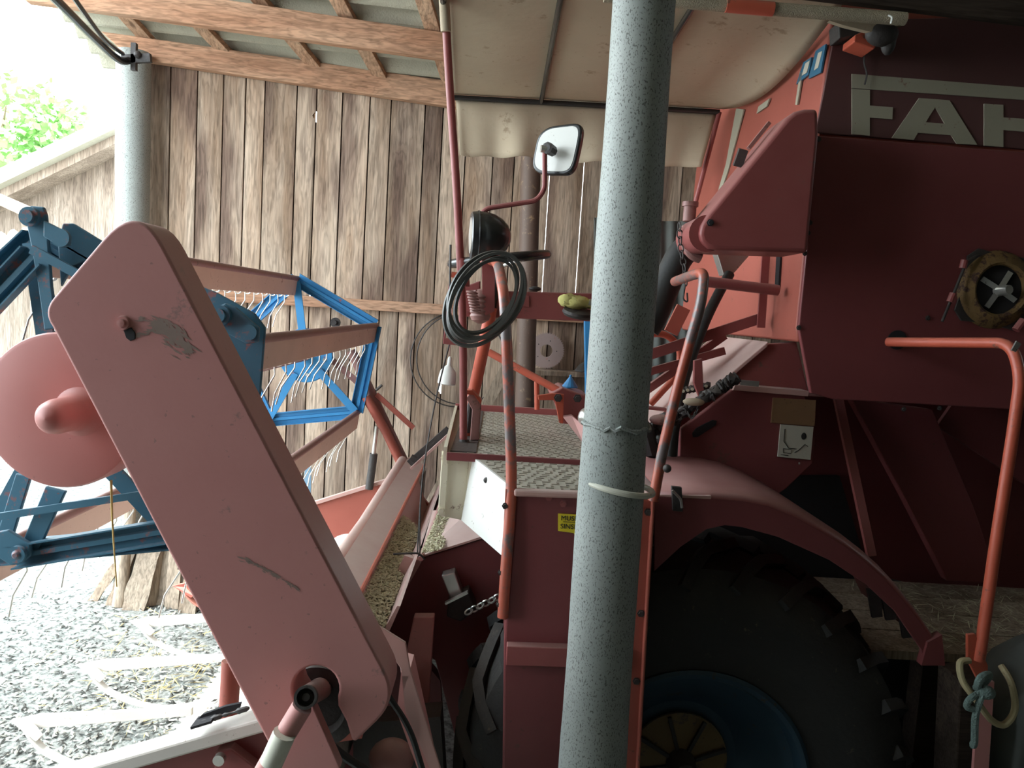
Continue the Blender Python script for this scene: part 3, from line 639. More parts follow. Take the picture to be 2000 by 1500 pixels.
MB().bar(at(1446, 747, 2.80), at(1482, 750, 2.80), 0.02, 0.006).build('latch', 'steel', H)
slab('data_plate', [(1510, 777), (1594, 782), (1591, 832), (1506, 826)], 2.792, 0.006, 'brownplate', lp2)
dp = slab('data_plate', [(1525, 829), (1589, 834), (1583, 898), (1519, 892)], 2.791, 0.007, 'plate', lp2)
for pts in ([(1533, 838), (1531, 862), (1540, 875), (1556, 877)], [(1530, 876), (1545, 878), (1545, 886), (1530, 884), (1530, 876)], [(1550, 880), (1562, 872), (1572, 866)]):
    MB().sweep([at(x, y, 2.7905) for x, y in pts], 0.0012, 5).build('diagram_line', 'ink', dp) if False else None
g = MB()
for pts in ([(1533, 838), (1531, 862), (1540, 875), (1556, 877)], [(1530, 876), (1545, 878), (1545, 886), (1530, 884), (1530, 876)], [(1552, 884), (1560, 879), (1572, 868), (1578, 872)], [(1525, 888), (1540, 890)]):
    g.sweep([at(x, y, 2.7895) for x, y in pts], 0.0011, 5)
g.ball(at(1570, 852, 2.79), 0.012, 0.8, 0.1, 1.1)
g.build('printed_diagram', 'ink', lp2)
b = MB(); b.prism([at(1356, 704, 2.78), at(1372, 700, 2.78), at(1374, 755, 2.78), at(1380, 782, 2.78), at(1368, 784, 2.78), at(1355, 748, 2.78)], (0, 0.02, 0)); b.build('shift_lever', 'red', H, 0.003)
b = MB(); q = [at(1330 + k * 4, 765 - k * 0.8 - (2 if k % 2 else 0), 2.84) for k in range(15)]
b.sweep(q, 0.014, 4); b.build('notched_quadrant', 'grease', H)
for k in range(6): MB().lathe(at(1334 + k * 9, 764 - k * 2, 2.824), (0, -1, 0), [(0, 0.006), (0.003, 0.006)], 10).build('quadrant_hole', 'cream', H)
rnd = random.Random(3)
for (xa, ya, xb, yb, r0_) in ((1262, 856, 1425, 742, 0.017), (1268, 838, 1380, 768, 0.010), (1300, 842, 1415, 748, 0.008), (1255, 842, 1300, 812, 0.014), (1375, 778, 1440, 738, 0.022)):
    n_ = 22; pts_ = [at(xa + (xb - xa) * k / n_ + rnd.uniform(-2, 2), ya + (yb - ya) * k / n_ + rnd.uniform(-3, 3), 2.74 + rnd.uniform(-0.008, 0.008)) for k in range(n_ + 1)]
    MB().sweep(spline(pts_, 3), [r0_ * rnd.uniform(0.6, 1.25) for _ in range(n_ * 3 + 1)], 8).build('greasy_linkage', 'grease', H)
chain('small_chain', [at(1338, 800, 2.72), at(1352, 815, 2.71), at(1366, 792, 2.72)], H, link=0.014, w=0.004)
MB().ball(at(1292, 820, 2.7), 0.022, 2.0, 1, 0.9).build('lever_knob', 'rust', H)
MB().ball(at(1355, 785, 2.7), 0.018, 2.2, 1, 0.8).build('lever_knob', 'canvas', H)
MB().sweep([at(1225, 800, 2.7), at(1262, 842, 2.68), at(1270, 880, 2.7), at(1280, 880, 2.72)], 0.03, 8).build('rubber_boot', 'rubber', H)
tube('guard_loop', [at(1225, 800, 2.95), at(1255, 795, 2.95), at(1302, 800, 2.95), at(1300, 815, 2.95)], 0.008, 'red', H, 0.03)
tube('guard_loop', [at(1250, 655, 3.1), at(1300, 650, 3.1), at(1330, 680, 3.1), at(1325, 730, 3.1), at(1270, 790, 3.1)], 0.014, 'orange', H, 0.08)
MB().bar(at(1230, 785, 3.05), at(1415, 655, 3.05), 0.03, 0.03).build('slanted_bar', 'red', H)
MB().bar(at(1335, 600, 3.3), at(1310, 650, 3.3), 0.06, 0.02).build('bracket', 'tank', H)
# ---- lower body behind the wheel
slab('lower_body', [(1420, 765), (2420, 820), (2420, 1190), (1820, 1150), (1700, 1120), (1420, 1000)], 3.35, 1.0, 'redside', H)
slab('diagonal_panel', [(1662, 778), (1822, 800), (1900, 985), (1955, 1140), (1850, 1135), (1760, 960)], 3.05, 0.05, 'redside', H, 0.004)
MB().bar(at(1636, 775, 2.95), at(1702, 1086, 2.8), 0.032, 0.02).build('strut', 'red', H)
MB().bar(at(1850, 800, 3.12), at(2150, 1000, 3.12), 0.16, 0.02).build('strut', 'redside', H)
slab('inner_hull_shade', [(1280, 930), (1640, 930), (1700, 1130), (1990, 1290), (1990, 1560), (1280, 1560)], 3.32, 1.0, 'dark', H)  # black slab added to stand in for the shade under the machine
# ---- fender
out_ = [(1278, 968), (1396, 974), (1450, 978), (1500, 988), (1550, 1008), (1600, 1035), (1650, 1066), (1690, 1097), (1725, 1128), (1760, 1166), (1795, 1210), (1822, 1250), (1845, 1300)]
inn_ = [(1808, 1300), (1800, 1270), (1748, 1194), (1692, 1142), (1620, 1094), (1520, 1049), (1450, 1030), (1416, 1026), (1380, 1034), (1330, 1068), (1278, 1116)]
fd = slab('fender', out_ + inn_, 2.2, 0.012, 'redside', H, 0.002)
top = [at(x, y, 2.2) for x, y in out_]
b = MB(); bb = b.bm
rows = []
for p in top:
    rows.append([bb.verts.new(p + Vector((0, 0.0, 0))), bb.verts.new(p + Vector((0.004, 0.02, 0.014))), bb.verts.new(p + Vector((0.008, 0.06, 0.022))), bb.verts.new(p + Vector((0.008, 0.55, 0.022)))])
for A, B in zip(rows, rows[1:]):
    for j in range(3): bb.faces.new((A[j], B[j], B[j + 1], A[j + 1])).smooth = True
o = b.build('fender_top', 'red', fd, sharp=60); mm = o.modifiers.new('s', 'SOLIDIFY'); mm.thickness = 0.006
slab('fender_foot', [(1800, 1300), (1812, 1255), (1840, 1240), (1846, 1300)], 2.19, 0.03, 'redside', fd)
for x, y in ((1708, 1175), (1735, 1180), (1768, 1215)): slab('mudguard_bracket', [(x - 14, y - 25), (x + 12, y - 22), (x + 16, y + 30), (x - 4, y + 32)], 2.3 + x * 0.00005, 0.01, 'grease', fd)
b = MB(); b.prism([at(1312, 950, 2.19), at(1332, 952, 2.19), at(1334, 1000, 2.19), at(1314, 998, 2.19)], (0, 0.015, 0)); b.build('hasp', 'grease', fd, 0.002)
tube('hasp_pin', [at(1313, 958, 2.17), at(1330, 975, 2.17), at(1332, 992, 2.17)], 0.004, 'steel', fd, 0.01, 6)
MB().prism([at(1246, 903, 2.74), at(1315, 918, 2.74), at(1390, 968, 2.2), at(1280, 966, 2.2), at(1240, 966, 2.2)], (0, 0, -0.012)).build('fender_cover', 'palepink', fd, 0.002)
# ---- drive wheel
wc = at(1347, 1535, 2.34)
WR = 0.745
wh = MB(); prof = [(0.0, 0.385), (0.0, 0.42), (-0.035, 0.50), (-0.045, 0.58), (-0.02, 0.66), (0.02, WR - 0.03), (0.1, WR - 0.015), (0.24, WR - 0.01), (0.38, WR - 0.015), (0.46, WR - 0.03), (0.5, 0.66), (0.52, 0.55), (0.48, 0.42), (0.48, 0.385)]
wh.lathe(wc, (0, 1, 0), prof, 72, cap=False)
for k in range(26):
    for sgn in (0, 1):
        a0 = 2 * PI * (k + 0.5 * sgn) / 26; pts = []
        for j in range(6):
            t = j / 5; y = (-0.02 + 0.26 * t) if sgn == 0 else (0.5 - 0.26 * t); a = a0 - 0.32 * t * (1); rr_ = (0.665 + 0.085 * min(1, t * 3))
            pts.append(wc + Vector((math.cos(a) * rr_, y, math.sin(a) * rr_)))
        wh.sweep(pts, 0.026, 4)
wheel = wh.build('drive_wheel', 'tyre', H, sharp=40)
MB().lathe(wc, (0, 1, 0), [(-0.005, 0.392), (-0.012, 0.38), (-0.005, 0.365), (0.03, 0.35), (0.06, 0.30), (0.13, 0.25), (0.17, 0.2), (0.17, 0.16)], 64, cap=False).build('rim', 'rimblue', wheel)
b = MB(); b.lathe(wc + Vector((0, 0.15, 0)), (0, 1, 0), [(-0.02, 0.0), (-0.02, 0.05), (-0.015, 0.08), (0.0, 0.165), (0.01, 0.165)], 48, cap=False)
b.build('wheel_disc', 'ochre', wheel)
for k in range(8):
    a = k * PI / 4 + 0.3; d = Vector((math.cos(a), 0, math.sin(a)))
    MB().bar(wc + Vector((0, 0.125, 0)) + d * 0.05, wc + Vector((0, 0.14, 0)) + d * 0.16, 0.012, 0.012).build('disc_rib', 'grease', wheel)
MB().lathe(wc + Vector((0, 0.05, 0)), (0, 1, 0), [(0, 0.0), (0, 0.04), (0.08, 0.05), (0.08, 0.0)], 20).build('wheel_hub', 'grease', wheel)
# ---- platform
dz = 1.585
dk = MB()
def flat(x0, x1, y0, y1, z, t): return [(x0, y0, z), (x1, y0, z), (x1, y1, z), (x0, y1, z)]
e0 = atz(1010, 957, dz); e1 = atz(928, 893, dz)
dk.prism([e0, (0.47, e0.y, dz), (0.47, e1.y, dz), e1], (0, 0, -0.012))
step = dk.build('step_plate', 'deck', H, 0.002)
uz = 1.600
u0 = atz(873, 884, uz); u1 = atz(893, 800, uz)
ud = MB(); ud.prism([u0, (0.62, u0.y, uz), (0.62, u1.y, uz), (u1.x, u1.y, uz)], (0, 0, -0.02)); deck = ud.build('platform_deck', 'deck', H, 0.002)
# tread pattern: raised bars
def tread(name, x0, x1, y0, y1, z, parent, shp=None):
    b = MB(); n = 0
    y = y0 + 0.02; r = 0
    while y < y1 - 0.01:
        xa = x0(y) if callable(x0) else x0
        x = xa + 0.02 + (0.02 if r % 2 else 0)
        while x < x1 - 0.02:
            dx, dy = (0.012, 0.0) if (n % 2 == 0) else (0.0, 0.010)
            b.bar((x - dx, y - dy, z), (x + dx, y + dy, z), 0.007, 0.004, up=(0, 0, 1)); n += 1
            x += 0.036
        y += 0.026; r += 1
    return b.build(name, 'rust', parent)
MT['tread'] = mat('tread_iron', (0.27, 0.24, 0.19), 0.6, metal=0.2, scale=10, var=0.3)
o = tread('tread_pattern', lambda y: e0.x + (e1.x - e0.x) * (y - e0.y) / (e1.y - e0.y), 0.46, e0.y, e1.y, dz, step); o.data.materials[0] = MT['tread']
o = tread('tread_pattern', lambda y: u0.x + 0.06, 0.60, u0.y, u1.y, uz, deck); o.data.materials[0] = MT['tread']
MB().box(u0.x, 0.62, u0.y - 0.012, u0.y + 0.002, dz - 0.01, uz + 0.003).build('deck_lip', 'redside', deck, 0.002)
MB().box(u1.x - 0.01, 0.62, u1.y, u1.y + 0.02, uz - 0.02, uz + 0.03).build('deck_lip', 'red', deck, 0.002)
MB().bar((u0.x - 0.006, u0.y, uz - 0.01), (u1.x - 0.006, u1.y, uz - 0.01), 0.012, 0.06, up=(0, 0, 1)).build('deck_edge', 'cream', deck)
MB().box(u0.x + 0.01, u0.x + 0.1, u0.y + 0.02, u1.y - 0.02, uz - 0.002, uz + 0.004).build('deck_rubber', 'grease', deck)
# step box
box = slab('step_box', [(1010, 963), (1245, 972), (1212, 1640), (980, 1640), (985, 1250)], e0.y, 0.45, 'redside', H, 0.006)
MB().bar(at(1004, 961, e0.y - 0.01), at(1252, 970, e0.y - 0.01), 0.02, 0.03).build('box_lip', 'palepink', box, 0.006)
for x, y in ((1072, 972), (1100, 984)): bolt(at(x, y, e0.y), 0.007, parent=box, m='red', h=0.006)
slab('lower_step', [(990, 1262), (1226, 1270), (1222, 1308), (988, 1300)], e0.y - 0.035, 0.035, 'red', box, 0.003)
slab('side_sheet', [(917, 893), (929, 893), (925, 1012), (905, 1014)], e1.y, 0.01, 'cream', H)
b = MB(); b.prism([e1 + Vector((0, 0, 0)), e0, at(986, 1086, e0.y), at(905, 1016, e1.y)], (-0.008, 0, 0)); ws = b.build('cream_side_panel', 'white', H)
c1 = at(950, 938, 2.5); c1.x = -0.062
MB().ball(at(950, 938, 2.46) , 0.01).build('door_button', 'grease', ws)
fpnl = slab('bolted_panel', [(863, 881), (917, 893), (906, 1017), (855, 1006)], e1.y + 0.01, 0.012, 'cream', H, 0.002)
slab('bolt_strip', [(864, 884), (877, 885), (868, 1008), (856, 1006)], e1.y - 0.002, 0.01, 'cream', fpnl, 0.002)
for x, y in ((869, 894), (862, 996)): bolt(at(x, y, e1.y - 0.003), 0.010, parent=fpnl, m='cream', h=0.01)
# sticker
st = slab('museum_sticker', [(1090, 1003), (1180, 1008), (1177, 1045), (1145, 1043), (1133, 1052), (1124, 1047), (1120, 1041), (1090, 1037)], e0.y - 0.003, 0.003, 'yellow', box)
so = at(1095, 1016, e0.y - 0.0042); d3 = Matrix.Rotation(math.radians(-0.6), 4, 'Y')
text_mesh('sticker_text', 'MUSEUM', 0.0205, so, 'ink', st, bold=0.0)
so = at(1094, 1032, e0.y - 0.0042)
text_mesh('sticker_text', 'SINSHEIM', 0.0205, so, 'ink', st, bold=0.0)
MB().bar(at(1100, 1019, e0.y - 0.004), at(1165, 1022, e0.y - 0.004), 0.0012, 0.0012).build('sticker_line', 'ink', st)
# right channel of the ladder
rc = MB(); yy = 2.17
rc.prism(P([(1242, 976), (1278, 978), (1262, 1250), (1240, 1640), (1196, 1640), (1222, 1250)], yy), (0, 0.012, 0))
rc.prism(P([(1274, 978), (1280, 978), (1264, 1250), (1242, 1640), (1236, 1640), (1258, 1250)], yy - 0.02), (0, 0.09, 0))
rcl = rc.build('ladder_channel', 'tank', H, 0.003)
for x, y in ((1246, 990), (1266, 1000), (1237, 1050), (1252, 1198), (1243, 1330)): bolt(at(x, y, yy - 0.001), 0.008, parent=rcl, m='grease', h=0.008)
lc = MB(); lc.prism(P([(987, 955), (1003, 955), (998, 1060), (990, 1212), (975, 1210), (982, 1060)], 2.18), (0, 0.02, 0)); lcl = lc.build('ladder_channel', 'tank', H, 0.004)
for x, y in ((987, 988), (979, 1118), (975, 1180)): bolt(at(x, y, 2.18), 0.007, parent=lcl, m='grease', h=0.008)
# ---- handrails
tube('handrail', [at(945, 512, 2.75), at(972, 508, 2.5), at(985, 580, 2.28), at(990, 680, 2.24), at(995, 800, 2.22), at(1000, 955, 2.19), at(988, 1110, 2.18), at(982, 1205, 2.18)], 0.0165, 'rail', H, 0.09, 16)
tube('handrail', [at(1318, 550, 2.5), at(1356, 536, 2.26), at(1376, 532, 2.2), at(1370, 590, 2.18), at(1351, 655, 2.18), at(1320, 770, 2.17), at(1293, 885, 2.15), at(1276, 978, 2.15)], 0.0152, 'rail', H, 0.04, 16)
MB().ball(at(1303, 915, 2.12), 0.012).build('rail_eye', 'grease', H)
tube('handrail', [at(1735, 668, 2.68), at(1830, 669, 2.5), at(1975, 670, 2.25), at(1994, 735, 2.2), at(1975, 870, 2.18), at(1945, 1060, 2.16), at(1912, 1290, 2.15)], 0.0165, 'orange', H, 0.07, 16)
slab('rail_foot', [(1890, 1240), (1905, 1238), (1930, 1300), (1930, 1332), (1912, 1332), (1890, 1290)], 2.15, 0.012, 'orange', H, 0.002)
slab('rail_tab', [(1976, 684), (1986, 666), (1995, 672), (1984, 688)], 2.2, 0.006, 'steel', H)
# ---- cab post, console, steering
tube('canopy_pole', [at(866, -60, 2.74), at(876, 140, 2.76), at(893, 380, 2.8), at(905, 640, 2.83), at(905, 862, 2.84)], 0.0145, 'red', H, 0.4, 14)
tube('pole_wrap', [at(864, -60, 2.72), at(871, 62, 2.74)], 0.018, 'canvas', H, 0.02, 12)
tube('pole_sleeve', [at(903, 505, 2.82), at(906, 560, 2.82)], 0.022, 'red', H, 0.02, 12)
b = MB(); b.lathe(at(906, 864, 2.84), (0, 0, 1), [(-0.01, 0.035), (0.0, 0.035), (0.004, 0.02), (0.012, 0.018)], 20); b.build('pole_flange', 'grease', H)
tube('steering_column', [at(960, 600, 2.92), at(942, 690, 2.95), at(921, 785, 3.0), at(912, 850, 3.0)], 0.024, 'orange', H, 0.1, 14)
sc = at(975, 506, 2.95)
ax = Vector((-0.16, -0.05, 1)).normalized(); u_ = ax.cross(Vector((0, 1, 0))).normalized(); v_ = ax.cross(u_)
sw = MB().sweep([sc + u_ * math.cos(2*PI*k/40) * 0.182 + v_ * math.sin(2*PI*k/40) * 0.182 for k in range(40)], 0.017, 12, closed=True).build('steering_wheel', 'black', H)
for k in range(3):
    a = k * 2.1 + 0.3
    MB().sweep([sc - ax * 0.03, sc + (u_ * math.cos(a) + v_ * math.sin(a)) * 0.18], 0.007, 8).build('wheel_spoke', 'steel', sw)
MB().sweep([sc - ax * 0.03, at(960, 604, 2.93)], 0.016, 12).build('column_tube', 'black', sw)
# control beam
cb = MB(); cb.prism(P([(903, 566), (1160, 573), (1160, 628), (905, 618)], 2.95), (0, 0.09, 0)); cbeam = cb.build('control_beam', 'red', H, 0.004)
slab('beam_cover', [(905, 560), (938, 548), (938, 612), (905, 610)], 2.9, 0.06, 'red', H, 0.004)
slab('latch_plate', [(1012, 577), (1034, 578), (1034, 600), (1012, 598)], 2.944, 0.006, 'red', cbeam, 0.002)
MB().ball(at(1045, 564, 2.98), 0.016, 1.5, 1, 0.6).build('beam_knob', 'grease', cbeam)
slab('lamp_bracket', [(941, 505), (967, 505), (966, 608), (948, 616), (942, 600)], 2.6, 0.006, 'red', H, 0.001)
cs = MB(); 
sp0, sp1 = at(921, 567, 2.56), at(930, 612, 2.56)
path = []
for k in range(130):
    t = k / 129; c = sp0.lerp(sp1, t); a = t * 8 * 2 * PI; path.append(c + Vector((math.cos(a) * 0.016, math.sin(a) * 0.016, 0)))
cs.sweep(path, 0.0035, 6); cs.build('coil_spring', 'rust', H)
MB().lathe(at(938, 632, 2.63), (-0.05, 0, 1), [(0.0, 0.008), (0.012, 0.03)] + [(0.018 + 0.008 * k, 0.036 if k % 2 else 0.032) for k in range(11)] + [(0.112, 0.022), (0.118, 0.0)], 24).build('spring_housing', 'rust', H)
slab('gauge_bracket', [(876, 555), (882, 555), (870, 660), (900, 662), (898, 675), (865, 672)], 2.8, 0.012, 'red', H, 0.002)
MB().sweep([at(880, 478, 2.8), at(879, 560, 2.8)], 0.004, 8).build('indicator_rod', 'grease', H)
MB().bar(at(882, 536, 2.8), at(905, 540, 2.8), 0.02, 0.02).build('clamp', 'orange', H)
# pedal
b = MB(); b.prism(P([(918, 768), (925, 764), (940, 788), (935, 860), (918, 860), (922, 800), (910, 778)], 2.88), (0, 0.02, 0)); pd = b.build('brake_pedal', 'rust', H, 0.003)
b = MB(); b.prism([at(908, 762, 2.86), at(922, 762, 2.86), at(941, 783, 2.86), at(939, 790, 2.86), at(926, 772, 2.86), at(910, 770, 2.86)], (0, 0.06, 0)); b.build('pedal_pad', 'orange', pd, 0.002)
MB().sweep([at(920, 780, 2.95), at(912, 845, 2.95)], 0.012, 10).build('pedal_rod', 'grease', H)
# diagonal tube, seat base
MB().sweep([at(955, 688, 3.3), at(1100, 768, 3.2)], 0.016, 12).build('brace_tube', 'orange', H)
MB().sweep([at(1048, 740, 3.5), at(1049, 800, 3.5)], 0.012, 10).build('brace_tube', 'orange', H)
sb = slab('seat_base', [(1075, 770), (1098, 757), (1150, 775), (1152, 830), (1100, 828), (1090, 800)], 3.15, 0.25, 'red', H, 0.006)
slab('pivot_arm', [(1050, 772), (1078, 768), (1102, 770), (1100, 828), (1092, 826), (1084, 782), (1052, 782)], 3.12, 0.015, 'orange', sb, 0.003)
for x, y in ((1090, 777), (1128, 778)): bolt(at(x, y, 3.12), 0.012, parent=sb, m='grease', h=0.015)
b = MB(); b.prism([at(1100, 815, 3.1), at(1118, 812, 3.1), at(1160, 848, 2.85), at(1160, 890, 2.85), at(1140, 868, 2.85)], (0, 0.06, 0)); b.build('deck_sill', 'pink', H, 0.003)
MB().ball(at(1148, 815, 3.0), 0.04).build('hydraulic_knob', 'steel', H)
MB().bar(at(1022, 622, 3.0), at(1022, 636, 3.0), 0.02, 0.03).build('clip', 'cream', H) if False else None
# headlamp
hl = at(921, 460, 2.55); axl = Vector((1, 0.12, 0.02)).normalized()
b = MB(); b.lathe(hl, axl, [(-0.004, 0.0), (-0.004, 0.070), (0.0, 0.077), (0.02, 0.080), (0.045, 0.079), (0.075, 0.072), (0.1, 0.058), (0.118, 0.040), (0.128, 0.018), (0.130, 0.0)], 40)
lamp = b.build('headlamp', 'black', H, sharp=50)
MB().lathe(hl, axl, [(0.018, 0.0812), (0.021, 0.083), (0.024, 0.0815)], 40, cap=False).build('lamp_rim', 'black', lamp)
MB().lathe(hl, axl, [(-0.008, 0.0), (-0.007, 0.03), (-0.003, 0.068)], 32, cap=False).build('lamp_glass', 'steel', lamp)
MB().bar(at(933, 508, 2.56), at(933, 520, 2.56), 0.014, 0.02).build('lamp_foot', 'black', lamp)
# mirror
mc = at(1086, 292, 2.6)
b = MB(); un = Vector((0.86, -0.50, 0)).normalized(); vn = Vector((0.14, 0, 1)).normalized(); nn = un.cross(vn).normalized()
ol = []
for k in range(48):
    a = 2 * PI * k / 48; c, s = math.cos(a), math.sin(a)
    e = 0.5; x = math.copysign(abs(c) ** e, c) * 0.082; y = math.copysign(abs(s) ** e, s) * (0.082 + 0.012 * c)
    ol.append((x, y))
mr_ = MB(); mr_.prism([mc + un * x + vn * y for x, y in ol], nn * -0.026)
mirror = mr_.build('rear_view_mirror', 'black', H, 0.006, 3)
MB().prism([mc + nn * 0.002 + un * x * 0.88 + vn * y * 0.88 for x, y in ol], nn * -0.004).build('mirror_back', 'white', mirror)
mcc = at(1074, 292, 2.57)
MB().lathe(mcc, nn, [(-0.02, 0.018), (0.02, 0.02), (0.022, 0.012)], 8, smooth=False).build('mirror_clamp', 'grease', mirror)
MB().lathe(at(1062, 291, 2.56), (1, 0.2, 0), [(-0.01, 0.012), (0.02, 0.012)], 10).build('clamp_nut', 'steel', mirror)
tube('mirror_arm', [at(1064, 292, 2.565), at(1064, 370, 2.565), at(1048, 392, 2.565), at(950, 407, 2.565), at(935, 424, 2.57), at(936, 500, 2.6)], 0.0085, 'red', H, 0.035, 10)
# ---- canopy
CY0, CY1 = 2.52, 3.9
A = at(880, 190, CY1); Bc = at(1405, 219, CY1)
zc = A.z
b = MB(); q = b.bm; g = []
nx, ny = 44, 26
bars = [0.0, 0.335, 0.665, 1.0]
for i in range(nx + 1):
    t = i / nx; row = []
    for j in range(ny + 1):
        s = j / ny; xl = A.x + 0.06 * (1 - s); x = xl + (Bc.x + 0.02 - xl) * t; y = CY0 + (CY1 - CY0) * s
        u = (t * 3) % 1
        sag = -0.02 * math.sin(PI * u) * math.sin(PI * s)
        z = zc + 0.015 + (Bc.z - A.z) * t + sag
        if t > 0.85: z -= 0.10 * ((t - 0.85) / 0.15) ** 2 * math.sin(PI * min(1, s * 1.0))
        row.append(q.verts.new((x, y, z)))
    g.append(row)
for i in range(nx):
    for j in range(ny): q.faces.new((g[i][j], g[i + 1][j], g[i + 1][j + 1], g[i][j + 1])).smooth = True
can = b.build('canopy', 'canvas', H, sharp=180); mm = can.modifiers.new('s', 'SOLIDIFY'); mm.thickness = 0.006; mm.offset = 1
b = MB(); q = b.bm; g = []
for i in range(60 + 1):
    t = i / 60; row = []
    for j in range(10):
        s = j / 9
        x0, y0 = 890 + (1400 - 890) * t, 192 + 27 * t
        x1, y1 = 898 + (1366 - 898) * t, 302 + 26 * t + 1.5 * math.sin(t * 40)
        p = at(x0 + (x1 - x0) * s, y0 + (y1 - y0) * s, CY1 + 0.02)
        p.y += 0.03 * s * math.sin(t * 17) + 0.012 * s * math.sin(t * 41 + 1)
        row.append(q.verts.new(p))
    g.append(row)
for i in range(60):
    for j in range(9): q.faces.new((g[i][j], g[i + 1][j], g[i + 1][j + 1], g[i][j + 1])).smooth = True
o = b.build('valance', 'canvas', can, sharp=180); mm = o.modifiers.new('s', 'SOLIDIFY'); mm.thickness = 0.005
zt = zc
MB().sweep([A + Vector((-0.02, 0, 0)), Bc], 0.013, 10).build('canopy_bow', 'black', can)
for t, zo in ((0.335, 0), (0.665, 0)):
    x = A.x + (Bc.x - A.x) * t; z = A.z + (Bc.z - A.z) * t
    MB().sweep([(x, CY1, z), (x, CY0, z - 0.0)], 0.011, 10).build('canopy_bar', 'black', can)
MB().sweep([A + Vector((-0.01, 0, 0)), (A.x + 0.035, 3.3, A.z), (A.x + 0.06, CY0, A.z)], 0.011, 10).build('canopy_bar', 'black', can)
MB().sweep([Bc, at(1352, 420, 3.95)], 0.012, 10).build('canopy_strut', 'red', can)
b = MB(); rp = [at(1180, -8, 2.5), at(1330, 3, 2.5), at(1540, 20, 2.5), at(1768, 37, 2.5)]
wr = b.sweep(spline(rp, 10), 0.020, 14).build('padded_rail', 'carpet', H)
MB().sweep([at(1418, 10, 2.495), at(1510, 18, 2.495)], 0.0215, 14).build('red_sleeve', 'orange', wr)
MB().sweep(spline([at(1735, 30, 2.47), at(1742, 34, 2.465), at(1740, 46, 2.47)], 4), 0.003, 6).build('tie', 'white', wr)
MB().prism(P([(1620, 40), (1765, 48), (1700, 62), (1650, 50)], 2.55), (0, 0.02, 0)).build('canvas_flap', 'canvas', wr)
# ---- feeder house and header rear
fh = slab('feeder_house', [(820, 1092), (946, 1052), (1010, 1110), (1010, 1640), (930, 1640), (905, 1500), (850, 1290), (742, 1235)], 2.86, 1.5, 'redside', H, 0.004)
MB().prism([at(820, 1090, 2.85), at(947, 1050, 2.85), at(905, 1012, 3.05), at(862, 1000, 3.35), at(845, 1000, 3.4)], (0, 0, 0.008)).build('top_sheet', 'palepink', fh)
YN, YF = 2.36, 4.5
def xz(x, z, Y): return Vector((x, Y, z))
hd = MB(); hd.prism([xz(-0.50, 1.205, YN), xz(-0.405, 1.165, YN), xz(-0.405, 1.15, YN), xz(-0.50, 1.19, YN)], (0, YF - YN, 0))
hs = hd.build('rear_sheet', 'palepink', H)
MB().sweep([xz(-0.403, 1.163, YN), xz(-0.403, 1.163, YF)], 0.008, 8).build('sheet_edge', 'orange', hs)
MB().sweep([xz(-0.535, 1.18, 2.1), xz(-0.53, 1.165, 3.2), xz(-0.535, 1.18, YF)], 0.028, 14).build('header_tube', 'palepink', H)
tr = MB(); tr.prism([xz(-0.41, 1.15, YN), xz(-0.35, 0.99, YN), xz(-0.275, 1.15, YN), xz(-0.265, 1.15, YN), xz(-0.345, 0.93, YN), xz(-0.42, 1.12, YN)], (0, YF - 0.3 - YN, 0)).build('trough', 'palepink', H)
MB().sweep([at(822, 1091, 2.82), at(868, 965, 3.6)], 0.010, 10).build('trough_lip', 'pink', H)
MB().prism([at(816, 1094, 2.84), at(822, 1100, 2.84), at(745, 1235, 2.84), at(715, 1262, 2.84), at(722, 1232, 2.84), at(790, 1085, 2.84)], (0, 0.03, 0)).build('corner_plate', 'palepink', H)
slab('header_back', [(700, 1200), (760, 1210), (860, 1330), (870, 1640), (640, 1640), (640, 1300)], 2.95, 0.06, 'redside', H)
slab('brace_plate', [(808, 1205), (848, 1205), (836, 1400), (770, 1420), (790, 1290)], 2.6, 0.04, 'pink', H, 0.004)
# valve & chain on the feeder
slab('valve_block', [(862, 1125), (888, 1118), (903, 1160), (880, 1170)], 2.8, 0.06, 'steel', H, 0.004)
slab('valve_block', [(875, 1175), (915, 1155), (930, 1190), (900, 1215), (872, 1205)], 2.78, 0.08, 'grease', H, 0.006)
MB().bar(at(870, 1178, 2.77), at(914, 1156, 2.77), 0.008, 0.02).build('valve_cap', 'steel', H)
chain('drive_chain', [at(915, 1195, 2.76), at(945, 1180, 2.76), at(985, 1160, 2.76)], H, r=0.004, link=0.03, w=0.01, m='steel')
# grain husks
def scatter(name, m, n, fn, L, W, label, cat, parent=None, seed=1, tilt=0.5):
    r = random.Random(seed); b = bmesh.new()
    for i in range(n):
        p = fn(r)
        if p is None: continue
        a = r.uniform(0, PI); l = L * r.uniform(0.5, 1.2) / 2; w_ = W * r.uniform(0.6, 1.3) / 2
        d = Vector((math.cos(a), math.sin(a), r.uniform(-tilt, tilt))).normalized() * l; s = d.cross(Vector((0, 0, 1))).normalized() * w_; h = Vector((0, 0, w_ * 0.8))
        v = [b.verts.new(p + q_) for q_ in (d, s, -d, -s, h)]
        b.faces.new((v[0], v[1], v[4])); b.faces.new((v[1], v[2], v[4])); b.faces.new((v[2], v[3], v[4])); b.faces.new((v[3], v[0], v[4])); b.faces.new((v[3], v[2], v[1], v[0]))
    me = bpy.data.meshes.new(name); b.to_mesh(me); b.free(); me.materials.append(MT[m])
    o = bpy.data.objects.new(name, me); COL.objects.link(o); attach(o, parent)
    if parent is None: tag(o, label, cat)
    o['kind'] = 'stuff'
    return o
def f1(r):
    y = r.uniform(YN, 3.45); t = r.random(); x = -0.396 + 0.085 * t; z = 1.136 - 0.065 * t + r.uniform(0, 0.014)
    return Vector((x, y, z))
scatter('husk', 'husk', 2600, f1, 0.022, 0.007, 'pale grain husks heaped along the header trough', 'grain husks', seed=2)
